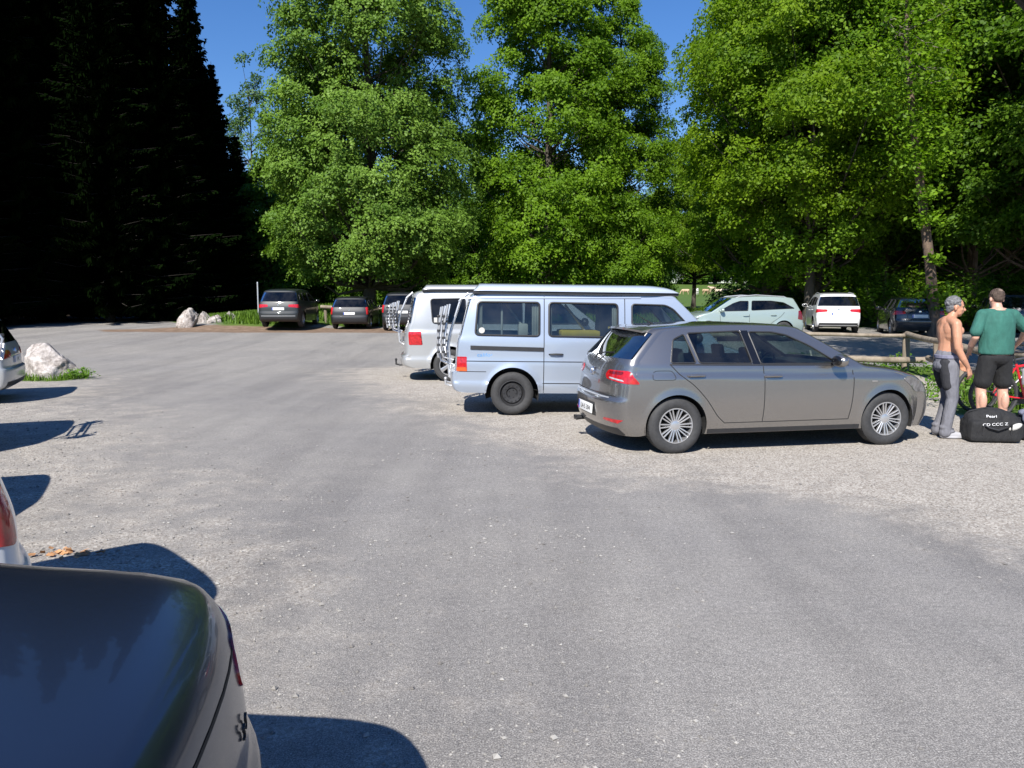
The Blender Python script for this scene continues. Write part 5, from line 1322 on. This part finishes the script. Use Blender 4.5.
def sports_bag():
    root = empty('sports_bag'); b = MB(); b.box((0,0,.14), (.58,.34,.26), bev=.05); b.ell((-.02,0,.29), (.25,.15,.12)); b.ell((.12,0,.27), (.17,.15,.10)); b.ell((-.16,.02,.27), (.13,.14,.11)); b.box((.29,0,.14), (.06,.26,.18), bev=.025)
    blk = cloth('bag_black_nylon', (.014,.014,.015), 8, .9, .04)
    o = remesh(b, 'body', blk, root, .012, 4)
    s = MB(); s.tube([(-.16,-.165,.10),(-.15,-.185,.22),(-.10,-.195,.19),(0,-.20,.165),(.10,-.195,.20),(.15,-.185,.23),(.16,-.165,.10)], .012, 6); s.build('carry_strap', M['plastic'], root)
    z = MB(); z.tube([(-.26,-.02,.36),(-.1,-.05,.405),(.1,-.05,.385),(.26,-.02,.33)], .006, 6); z.build('zip', M['steel_wheel'], root)
    wh = simple('print_white', (.75,.75,.75), .6)
    text_obj(root, 'bag_lettering', 'Pearl', .045, (-.06,-.150,.305), (R(68),0,R(-2)), wh, .11, .001)
    text_obj(root, 'bag_emblem_row', 'CD CCC Z', .045, (-.03,-.186,.215), (R(88),R(-4),0), wh, .30, .001)
    g = MB(); g.ell((.20,-.165,.20), (.08,.025,.035), Matrix.Rotation(R(-25), 3, 'Y')); g.build('side_pocket', M['cream'], root)
    return tag(root, 'black sports bag with white marks standing on the gravel behind the two men', 'bag')
def rucksack():
    root = empty('rucksack'); b = MB(); b.ell((0,0,.17), (.20,.16,.18)); b.ell((.05,0,.30), (.15,.13,.10)); b.box((0,-.02,.10), (.34,.26,.18), bev=.05); remesh(b, 'body', cloth('rucksack_black', (.018,.019,.024), 8, .9, .04), root, .012, 4)
    j = MB(); j.ell((-.02,-.04,.33), (.17,.13,.055)); j.ell((-.12,-.10,.28), (.08,.06,.09)); j.ell((.08,-.10,.30), (.10,.06,.07)); remesh(j, 'jacket_roll', cloth('jacket_grey_blue', (.17,.18,.24), 9, .9, .05), root, .012, 3)
    return tag(root, 'dark rucksack with grey-blue clothing on top beside the sports bag', 'bag')

# ------------------------------------------------------------------ fence, cows, post
M['log'] = bark('weathered_log', (.13,.10,.072), (.34,.285,.215), 5)
def log_fence(name, label, posts, rails):
    root = empty(name, (posts[0][0], posts[0][1], 0)); o = Vector((posts[0][0], posts[0][1], 0))
    for i, (x, y, h, r) in enumerate(posts):
        z = gz(x, y); m = MB(); m.tube([(x-o.x, y-o.y, z-.2), (x-o.x+.01, y-o.y, z+h*.5), (x-o.x-.01, y-o.y, z+h)], [r*1.05, r, r*.93], 12); m.build('post', M['log'], root)
    for (p, q, r) in rails:
        a = Vector(p)-o; b = Vector(q)-o; n = 9; pts = [a.lerp(b, t)+V3(.0, 0, .018*math.sin(t*7+p[0])) for t in np.linspace(0, 1, n)]
        m = MB(); m.tube(pts, [r*(1.06-.14*t) for t in np.linspace(0, 1, n)], 12); m.build('rail', M['log'], root)
    return tag(root, label, 'fence')
def cow_mesh(graze):
    b = MB(); chain(b, [V3(-.65,0,1.02), V3(-.2,0,.98), V3(.35,0,1.0), V3(.6,0,1.05)], [.30,.34,.32,.26]); b.ell((-.05,0,.86), (.55,.28,.26))
    if graze: chain(b, [V3(.65,0,1.05), V3(1.0,0,.70), V3(1.1,0,.45)], [.22,.15,.12]); chain(b, [V3(1.08,0,.42), V3(1.22,0,.16)], [.12,.07]); hp = V3(1.06,0,.5)
    else: chain(b, [V3(.6,0,1.12), V3(.95,0,1.35)], [.22,.14]); chain(b, [V3(.98,0,1.38), V3(1.28,0,1.22)], [.13,.08]); hp = V3(.95,0,1.48)
    for q in (1,-1):
        chain(b, [V3(.45,q*.17,.85), V3(.45,q*.17,.42), V3(.44,q*.17,.06)], [.12,.065,.055]); chain(b, [V3(-.65,q*.17,.95), V3(-.55,q*.18,.60), V3(-.72,q*.17,.40), V3(-.68,q*.17,.06)], [.17,.09,.06,.055]); b.ell(hp+V3(0,q*.17,0), (.04,.11,.05))
    chain(b, [V3(-.9,0,1.2), V3(-.97,0,.95), V3(-.96,0,.55)], [.04,.025,.04]); b.ell((-.45,0,.66), (.14,.12,.10))
    o = remesh(b, 'cow', simple('hide', (.5,.4,.3), .8), None, .04, 3); d = o.data; bpy.data.objects.remove(o); return d
# ------------------------------------------------------------------ placing
def put(root, x, y, rz, label=None, cat=None, group=None, sc=1, pitch=0):
    root.location = (x, y, gz(x, y)); root.rotation_euler = (0, pitch, rz); root.scale = (sc,)*3
    if label: tag(root, label, cat, group)
    return root
rows = 'cars parked around the lot'
# grey hatchback: near rear wheel at (1.76, 8.65), pointing right and slightly away
def place_by_rear_wheel(root, sp, wx, wy, ang, side=-1, **kw):
    hw = float(smoothcurve(sp['plan'])(sp['axles'][0])); c, s_ = math.cos(ang), math.sin(ang); sc = kw.get('sc', 1)
    lx, ly = sp['axles'][0]*sc, side*hw*sc
    return put(root, wx-(lx*c-ly*s_), wy-(lx*s_+ly*c), ang, **kw)
place_by_rear_wheel(golf(), GOLF, 1.80, 8.40, R(11.5), sc=.985, label='grey five-door hatchback with silver multi-spoke wheels parked side-on on the gravel', cat='car')
place_by_rear_wheel(camper_blue(), T4, .0, 11.25, R(3), sc=.955, pitch=R(.7), label='light blue camper van with three side windows and black steel wheels beside the grey hatchback', cat='camper van')
place_by_rear_wheel(camper_white(), T5, -1.29, 16.1, R(7), sc=1.0, label='silver-white camper van with white roof box and folded bike rack behind the blue one', cat='camper van')
def fc(*a, x, y, rz, label, cat='car', sc=1, **kw):
    r_, c_ = family_car(*a, **kw); put(r_, x, y, rz, label, cat, None, sc); return r_
SUVT = scaled(MPV, 1.0, 1.0)
HATCH2 = scaled(MPV, .93, .89, wr=.295, archR=.34, sill=.2)
fc('parked_suv', SUVT, P['anthracite'], x=-9.95, y=35.3, rz=R(91), label='dark grey-green off-roader seen from behind, leftmost of the cars under the big linden', ptxt='M', sc=1.0, strip=.48)
fc('parked_estate_car', HATCH2, P['midnight'], x=-7.25, y=36.6, rz=R(91), label='small black estate car seen from behind, middle one under the big linden', lamp='vertical', ptxt='M', sc=.98)
fc('parked_estate_car', SUVT, P['midnight'], x=-4.75, y=35.3, rz=R(92), label='dark car mostly hidden behind the white camper and its bike rack', lamp='vertical', ptxt='M', sc=1.0)
fc('parked_suv', scaled(SUV, 1.0, .94), P['sage'], x=8.1, y=28.2, rz=R(186), label='pale greenish white car with roof rails seen side-on behind the grey hatchback', rails=True, ptxt='M', sc=1.02, lamp='vertical', lampmat='dark_red')
fc('parked_minivan', MPV, P['white'], x=13.6, y=33.4, rz=R(76), label='white minivan seen from behind beyond the log fence', ptxt='M', rails=True, sc=.98)
fc('parked_hatchback', GOLF, P['navy'], x=15.7, y=31.0, rz=R(74), label='black hatchback with bluish windows in the shade by the leaning tree', ptxt='', sc=1.02)
fc('parked_car', MPV, P['navy'], x=19.5, y=31.0, rz=R(66), label='dark blue car deep in the shade behind the two men', ptxt='', sc=.98)
# the left row, parked at a slant
fc('parked_saloon', SEDAN, P['black'], x=-2.82, y=.96, rz=R(190), label='black saloon with a shiny boot lid cut by the lower left corner of the photo', ptxt='', sc=1.0, grid=.035, emblem=False, pz=(-2.365,.52))
fc('parked_minivan', MPV, P['white'], x=-3.91, y=2.20, rz=R(222), label='white car with upright red tail lamp at the left edge, next to the black saloon', lamp='vertical', sc=.96, grid=.04)
fc('parked_hatchback', HATCH2, P['silver'], x=-6.2, y=4.75, rz=R(205), label='silver hatchback outside the left edge whose rounded shadow shows on the asphalt', lamp='vertical')
r5, c5 = family_car('parked_minivan', MPV, P['anthracite']); bike_rack(r5, -2.1, .6, 1.55, .15, 2); put(r5, -8.1, 8.0, R(203), 'dark car with rear bike rack whose long shadow falls across the asphalt at left', 'car')
fc('parked_estate_car', HATCH2, P['lgrey'], x=-10.25, y=12.5, rz=R(203), label='silver-grey car with dark bumper and tow hook at the left edge beside the boulder', sc=1.0)

sal = bpy.data.objects['parked_saloon']; scar = Car(SEDAN, K=5, grid=.035, NV=24)
def boot_marks():
    tmp = empty('tmp'); scar.body(tmp, P['black']); bpy.context.view_layer.update()
    for ch in list(bpy.data.objects):
        if ch.parent == tmp: bpy.data.objects.remove(ch)
    bpy.data.objects.remove(tmp)
    for pl in ([(-2.02,-.66),(-2.02,-.652),(-1.50,-.70),(-1.50,-.708)], [(-2.02,.66),(-2.02,.652),(-1.50,.70),(-1.50,.708)]):
        scar.proj(sal, 'boot_gap', pl, M['seam'], 'top', .0015, skirt=False, grid=.05)
    scar.proj(sal, 'boot_gap', [(-.66,.895),(-.66,.903),(.66,.903),(.66,.895)], M['seam'], 'rear', .0015, skirt=False, grid=.05)
    for i, (yy, ch) in enumerate(((-.20,'S'),(-.245,'S'))):
        h = scar.bvh.ray_cast(Vector((-6,yy,.755)), Vector((1,0,0)))
        n = h[1] if h[1].x < 0 else -h[1]; a = math.atan2(n.y, n.x)
        text_obj(sal, 'boot_lettering', ch, .05, (h[0]+n*.004), (R(90), 0, a+R(90)), M['steel_wheel'], None, .003)
boot_marks()
# trees ---------------------------------------------------------------
plant_tree('linden', 372, 41.5, 1.0, 0, 'linden_tree', 'broad pale green linden with trunk behind the dark cars, largest crown of the middle')
plant_tree('maple', 547, 46, 1.0, .5, 'maple_tree', 'tall bright green maple left of the sky gap, above the blue camper')
plant_tree('maple', 616, 47, .78, 1.3, 'maple_tree', 'slimmer maple joined to the tall one, right beside the blue sky gap')
plant_tree('thin', 257, 62, .93, .4, 'ash_tree', 'small loose blue-green tree between the dark spruces and the big linden')
plant_tree('thin', 478, 66, .80, 2.0, 'ash_tree', 'pale small tree seen in the gap between linden and maple')
plant_tree('sunbeech', 692, 62, .70, 2.4, 'maple_tree', 'short tree closing the foot of the right sky gap')
plant_tree('maple', 764, 43, .98, 2.2, 'maple_tree', 'tall leafy tree immediately right of the sky gap above the pale car with roof rails', )
plant_tree('maple', 815, 39, .95, 3.9, 'maple_tree', 'leafy tree with dark trunk behind the white minivan')
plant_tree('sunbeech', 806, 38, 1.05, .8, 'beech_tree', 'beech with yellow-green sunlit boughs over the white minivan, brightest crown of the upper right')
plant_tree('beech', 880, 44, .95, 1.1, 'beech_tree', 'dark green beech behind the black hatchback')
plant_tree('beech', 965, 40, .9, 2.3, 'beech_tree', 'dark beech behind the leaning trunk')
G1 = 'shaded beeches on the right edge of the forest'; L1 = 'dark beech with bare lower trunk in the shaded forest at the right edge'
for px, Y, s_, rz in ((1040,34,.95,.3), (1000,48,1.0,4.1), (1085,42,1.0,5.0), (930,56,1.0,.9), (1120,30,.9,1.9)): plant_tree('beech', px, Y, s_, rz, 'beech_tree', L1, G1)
plant_tree('highcrown', 0, 14.0, 1.0, 2.6, 'beech_tree', 'near beech standing just right of the picture, shading the ground behind the fence', X=10.2)
plant_tree('highcrown', 0, 22, 1.0, 3.6, 'beech_tree', 'beech right of the picture shading the black hatchback', X=18.6)
# left forest
GL = 'dark spruces of the left forest'; LL = 'tall dark spruce among the others of the left forest'
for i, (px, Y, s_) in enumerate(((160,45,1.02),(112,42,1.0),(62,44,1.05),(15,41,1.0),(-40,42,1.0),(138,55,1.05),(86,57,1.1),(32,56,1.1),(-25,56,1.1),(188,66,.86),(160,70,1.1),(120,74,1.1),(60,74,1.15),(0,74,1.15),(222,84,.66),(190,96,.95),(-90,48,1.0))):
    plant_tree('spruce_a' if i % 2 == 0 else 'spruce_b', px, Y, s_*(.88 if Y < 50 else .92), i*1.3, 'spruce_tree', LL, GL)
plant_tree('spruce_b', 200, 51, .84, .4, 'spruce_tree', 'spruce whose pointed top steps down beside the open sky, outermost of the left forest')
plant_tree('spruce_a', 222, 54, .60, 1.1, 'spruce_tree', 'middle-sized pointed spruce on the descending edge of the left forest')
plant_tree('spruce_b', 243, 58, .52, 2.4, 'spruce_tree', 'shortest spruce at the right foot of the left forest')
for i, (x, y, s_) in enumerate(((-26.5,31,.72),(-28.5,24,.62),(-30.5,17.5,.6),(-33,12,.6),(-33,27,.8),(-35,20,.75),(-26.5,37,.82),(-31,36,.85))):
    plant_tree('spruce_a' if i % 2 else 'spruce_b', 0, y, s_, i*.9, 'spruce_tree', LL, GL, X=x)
# wood behind the meadow and between the trees
GB = 'distant trees beyond the meadow'; LB = 'distant dark tree in the wood beyond the meadow'
r9 = np.random.default_rng(5)
for i, px in enumerate(np.linspace(200, 1030, 30)):
    plant_tree('woodedge', px+r9.uniform(-8, 8), r9.uniform(255, 290), r9.uniform(1.2, 1.7), r9.uniform(0, 6), 'forest_tree', LB, GB)
GM = 'dark trees between the lot and the meadow'; LM = 'dark leafy tree between the parked cars and the meadow'
for i, (px, Y, s_) in enumerate(((272,58,.55),(318,64,.62),(365,60,.5),(410,66,.62),(450,72,.6),(495,66,.62),(545,72,.7),(600,66,.62),(644,84,.55),(790,66,.75),(845,58,.75),(900,62,.9),(960,56,.9),(1030,52,.9),(1000,74,1.1))):
    plant_tree('woodedge', px, Y, s_, i*1.7, 'forest_tree', LM, GM)
# leaning trunk with dead branches
def leaning_tree():
    X, Y = (934-512)*29/F, 29; root = empty('leaning_tree', (X, Y, gz(X, Y))); m = MB(); r = random.Random(4)
    pts = [(0,0,-.2),(-.10,0,1.2),(-.33,0,2.8),(-.62,0,4.4),(-.95,.05,6.4),(-1.25,.1,8.4),(-1.5,.2,10.4),(-1.6,.2,12.5)]
    m.tube(pts, [.25,.20,.175,.16,.14,.12,.09,.04], 12); tk = m.build('trunk', M['bark_red'], root)
    d = MB()
    for k in range(16):
        z = r.uniform(7.6, 11.5); x = np.interp(z, [p[2] for p in pts], [p[0] for p in pts]); a = r.uniform(2.2, 5.6) if k % 3 else r.uniform(0, 6.28); L_ = r.uniform(.5, 1.6)
        p0 = V3(x, .1, z); p1 = p0+V3(math.cos(a)*L_*.5, math.sin(a)*L_*.5, r.uniform(-.1,.5)); p2 = p1+V3(math.cos(a)*L_*.6, math.sin(a)*L_*.4, r.uniform(-.4,.5))
        d.tube([p0, p1, p2], [.03,.02,.006], 5)
        for _ in range(4): t = r.random(); q = p1.lerp(p2, t); d.tube([q, q+V3(r.uniform(-.4,.4), r.uniform(-.3,.2), r.uniform(-.3,.4))], [.008,.003], 4)
    d.build('dead_branch', simple('dead_wood', (.20,.165,.135), .9), tk)
    S = []; rr_ = np.random.default_rng(8)
    for z, n, w_ in ((4.3,260,.45),(5.2,260,.5),(2.9,110,.30),(1.6,260,.7),(6.4,700,.9),(7.6,900,1.2),(9.0,1300,1.6),(10.6,1700,2.0),(12.5,1200,1.8)):
        x = np.interp(z, [p[2] for p in pts], [p[0] for p in pts]); S.append(rr_.normal(size=(n,3))*np.array([w_*.6,w_*.5,w_*.35])+[x, -.35, z])
    S = np.concatenate(S); quads_mesh('crown', leaves(S, unit(rr_.normal(size=S.shape)*.6+[0,-.3,.8]), .17, r=rr_), M['maple'], root, rr_.random(len(S)))
    tag(root, 'leaning tree with reddish bare trunk and dead branches behind the shirtless man', 'tree')
leaning_tree()
def px_pos(px, Y): return (px-512)*Y/F
shrub('bush', px_pos(884,36), 36, 3.3, 1.15, 3400, .16, M['weed'], 'bright green bush between the white minivan and the black hatchback', seed=3)
shrub('bush', px_pos(845,38), 38, 3.4, 1.7, 3800, .18, M['maple'], 'green bush rising behind the roof of the white minivan', seed=4)
shrub('bush', px_pos(915,38), 38, 3.2, 1.6, 3600, .17, M['maple'], 'leafy bush behind the black hatchback left of the leaning trunk', seed=5)
shrub('bush', px_pos(968,33), 33, 2.8, 1.3, 2600, .16, M['weed'], 'low light green bush right of the leaning trunk', seed=6)
shrub('bush', px_pos(640,52), 52, 4.5, 2.5, 4200, .24, M['maple'], 'rounded green bush below the slimmer maple behind the blue camper', seed=7)
shrub('bush', px_pos(782,47), 47, 3.2, 1.8, 2600, .2, M['maple'], 'green bush to the right of the cows behind the pale car with roof rails', seed=8)
for i, (px, Y, h_, w_) in enumerate(((905,44,4.2,2.6),(948,41,3.6,2.2),(990,46,4.0,2.6),(735,50,2.6,2.0),(820,48,4.4,2.6),(865,50,5.0,2.8))):
    shrub('bush', px_pos(px, Y), Y, h_, w_, 4200, .22, M['weed'], 'bright undergrowth bush at the edge of the wood behind the right-hand cars', 'undergrowth at the edge of the wood', seed=20+i)
# rocks
rock('boulder', -9.9, 16.75, (.58,.45,.53), 'large jagged limestone boulder standing alone in grass left of the asphalt', 5, M['limestone'], shape=lambda p: Vector((p.x+.12*p.z*-1, p.y, p.z*(1.0+.28*max(0,-p.x)))))
rock('boulder', px_pos(189,35.0), 35.0, (.52,.5,.66), 'tallest rounded boulder at the corner of the forest road', 8, M['limestone'], shape=lambda p: Vector((p.x+.18*p.z, p.y, p.z)))
rock('boulder', px_pos(204.5,36.8), 36.8, (.30,.3,.42), 'small boulder half hidden right behind the tallest one', 9, M['limestone'])
rock('boulder', px_pos(215.5,36.2), 36.2, (.40,.36,.32), 'low pale boulder at the foot of the grassy mound', 12, M['limestone'])
rock('boulder', px_pos(230.5,36.9), 36.9, (.34,.3,.32), 'small pale boulder in the grass nearest the leftmost dark car', 14, M['limestone'])
# grass and weeds
grass('grass', [(-15.5,37.6),(-14.3,36.6),(-13.0,35.3),(-10.6,35.1),(-10.0,37),(-8.5,44),(-17,44)], 26000, .34, 'long sunlit grass on the mound behind the boulders', 2, wid=.02)
grass('grass', [(-10.8,17.3),(-10.6,16.3),(-10.0,16.0),(-9.35,16.1),(-9.15,16.8),(-9.5,17.6)], 4200, .13, 'fringe of grass round the large boulder', 3, wid=.008)
grass('meadow_grass', [(-9,37.5),(14,37.5),(20,60),(-18,60)], 60000, .38, 'sunlit meadow grass behind the rows of cars', 4, wid=.03)
grass('grass', [(7.4,13.2),(7.0,11.8),(9.0,11.2),(14,10),(16,13.5),(11,17),(9.2,17.4)], 12000, .22, 'rough grass along the log fence', 5, wid=.010)
weeds('weeds', [(6.6,12.5),(6.7,11.5),(8.2,11.3),(13,9.8),(15,13),(11,17),(9.3,18.2),(8.6,16)], 1600, .42, .075, 'bright leafy weeds at the foot of the log fence', 6)
weeds('weeds', [(5.2,17.9),(9.3,17.9),(10,19.6),(5.2,19.5)], 900, .36, .08, 'leafy weeds growing under the lower fence rail', 7)
weeds('weeds', [(-9.5,16.1),(-8.9,16.5),(-8.9,17.1),(-9.5,16.8)], 40, .22, .06, 'small weeds at the right foot of the large boulder', 8)
# fences
z_ = .82
log_fence('log_fence', 'weathered log fence with an end corner post beyond the grey hatchback and the two men',
  [(9.35,18.5,.90,.085),(9.0,16.5,.86,.075),(8.2,14.2,.86,.075),(7.9,12.6,.86,.075),(4.9,18.9,.86,.075),(8.5,10.4,.86,.07)],
  [((4.6,18.85,.86),(9.42,18.42,.86),.046),((5.0,18.7,.32),(9.6,18.1,.30),.078),((9.36,18.5,.88),(8.0,13.2,.80),.062),((8.15,14.0,.80),(7.95,11.8,.80),.055),((9.2,17.2,.40),(7.9,12.5,.38),.06),((7.95,12.6,.82),(8.7,9.6,.82),.055)])
log_fence('log_fence', 'low log barrier at the edge of the meadow behind the dark parked cars',
  [(x, 38.6, .85, .08) for x in (-9.2,-6.9,-4.6,-2.2)], [((-9.4,38.5,gz(-9.4,38.5)+.75),(-5.0,38.5,gz(-5,38.5)+.78),.085),((-5.4,38.45,gz(-5,38.5)+.74),(-1.8,38.45,gz(-2,38.5)+.76),.085)])
m = MB(); m.tube([(0,0,-.2),(0,0,1.5)], .035, 10); m.lathe([(.036,1.5),(.03,1.53),(.0001,1.54)], 10, 'Z'); o = m.build('signpost', M['alu']); x_ = px_pos(259.5,37); o.location = (x_, 37, gz(x_, 37)); o.scale = (1,1,1.15)
tag(o, 'thin grey metal post left of the dark off-roader', 'post')
# people and their things
o = man_grey(); put(o, 5.33, 9.50, R(-6), sc=.985)
o = man_green(); put(o, 6.33, 10.2, R(92))
put(sports_bag(), 5.72, 9.22, R(-7), sc=1.0); put(rucksack(), 6.28, 9.35, R(10), sc=1.0)
put(bicycle('bicycle', (.55,.012,.02), 'red mountain bike cut by the right edge behind the man in green'), 7.38, 11.0, R(-4))
put(bicycle('bicycle', (.06,.06,.065), 'dark bicycle whose left wheel shows between the two men'), 7.50, 11.65, R(3))
bx = MB(); bx.box((0,0,.16), (.22,.12,.24), bev=.03); bx.box((0,-.075,.24), (.24,.012,.10), bev=.004); o = bx.build('pannier', simple('pannier_white', (.62,.62,.60), .6)); o.location = (7.22,10.78,.46); tag(o, 'off-white pannier hanging by the red bike at the right edge', 'bag')
rl = np.random.default_rng(12); c_ = np.column_stack([rl.normal(-2.95, .13, 34), rl.normal(5.02, .05, 34), rl.uniform(.006, .02, 34)])
o = quads_mesh('leaf_litter', leaves(c_, unit(np.array([0,0,1.])+rl.normal(size=(34,3))*.35), .055, .7, r=rl), simple('dry_leaf', (.42,.22,.10), .8, var=.4, nscale=30)); tag(o, 'small heap of dry orange-brown leaves on the gravel beside the white car', 'dry leaves', kind='stuff')
# cows
cows = [cow_mesh(False), cow_mesh(True)]; GC = 'cows grazing on the far meadow'
for px, py, k_, rz, c, lab in ((684,293.5,1,2.9,(.55,.38,.24),'tan cow at the left end of the far herd'),(696,294,0,1.3,(.78,.72,.66),'white cow second from the left in the far herd'),(704.5,293,1,.4,(.50,.34,.20),'tan grazing cow third from the left in the far herd'),
     (711,290,0,3.3,(.62,.45,.32),'farthest light brown cow of the herd'),(717.5,292.5,0,.3,(.72,.58,.44),'cream cow in the middle of the herd'),(724,296.5,1,3.2,(.03,.025,.022),'black cow nearest the roof of the pale car'),(736,295,0,.1,(.60,.38,.22),'chestnut and cream cow right of the black one'),(745,294,1,2.8,(.10,.05,.03),'dark brown cow at the right end of the herd')):
    Y = 190 if py > 291 else 205; X = (px-512)*Y/F; o = bpy.data.objects.new('cow', cows[k_]); COL.objects.link(o); o.location = (X, Y, gz(X, Y)); o.rotation_euler = (0,0,rz); o.scale = (1.05,)*3
    o.material_slots[0].link = 'OBJECT'; o.material_slots[0].material = simple('hide_cow', c, .8, var=.35, nscale=1.6); tag(o, lab, 'cow', GC)

# ------------------------------------------------------------------ light, sky, camera
SD = Vector((-.37, -1.02, 1.0)).normalized(); el = math.asin(SD.z); azi = math.atan2(SD.x, SD.y)
w = bpy.data.worlds.new('World'); scene.world = w; w.use_nodes = True; nt = w.node_tree; bg = nt.nodes['Background']
sky = nt.nodes.new('ShaderNodeTexSky'); sky.sky_type = 'NISHITA'; sky.sun_disc = False; sky.sun_elevation = el; sky.sun_rotation = azi; sky.altitude = 800; sky.air_density = 1.3; sky.dust_density = .1; sky.ozone_density = 2.5
hs = nt.nodes.new('ShaderNodeHueSaturation'); hs.inputs['Saturation'].default_value = 1.24; hs.inputs['Value'].default_value = 1.0
nt.links.new(sky.outputs[0], hs.inputs['Color']); mc = nt.nodes.new('ShaderNodeMix'); mc.data_type = 'RGBA'; mc.blend_type = 'MULTIPLY'; mc.inputs[0].default_value = 1; mc.inputs[7].default_value = (.88,1.03,1.38,1)
nt.links.new(hs.outputs[0], mc.inputs[6]); nt.links.new(mc.outputs[2], bg.inputs[0]); bg.inputs[1].default_value = .060
sl = bpy.data.lights.new('sun', 'SUN'); sl.energy = 5.0; sl.angle = R(.53); sl.color = (1.0,.96,.895); so = bpy.data.objects.new('sun', sl); COL.objects.link(so); so.rotation_euler = SD.to_track_quat('Z', 'Y').to_euler()
cam = bpy.data.cameras.new('camera'); co = bpy.data.objects.new('camera', cam); COL.objects.link(co); scene.camera = co
cam.sensor_width = 36; cam.lens = 36*F/1024; cam.clip_end = 2000; cam.clip_start = .05
co.location = (0,0,EYE); co.rotation_euler = (R(90)-PITCH, 0, 0)
vs = scene.view_settings; vs.view_transform = 'Standard'; vs.look = 'None'; vs.exposure = .70; vs.gamma = 1; vs.use_curve_mapping = False
cy = scene.cycles; cy.max_bounces = 8; cy.transparent_max_bounces = 12; cy.diffuse_bounces = 3; cy.glossy_bounces = 3; cy.transmission_bounces = 6; cy.caustics_reflective = False; cy.caustics_refractive = False
cy.sample_clamp_indirect = 6
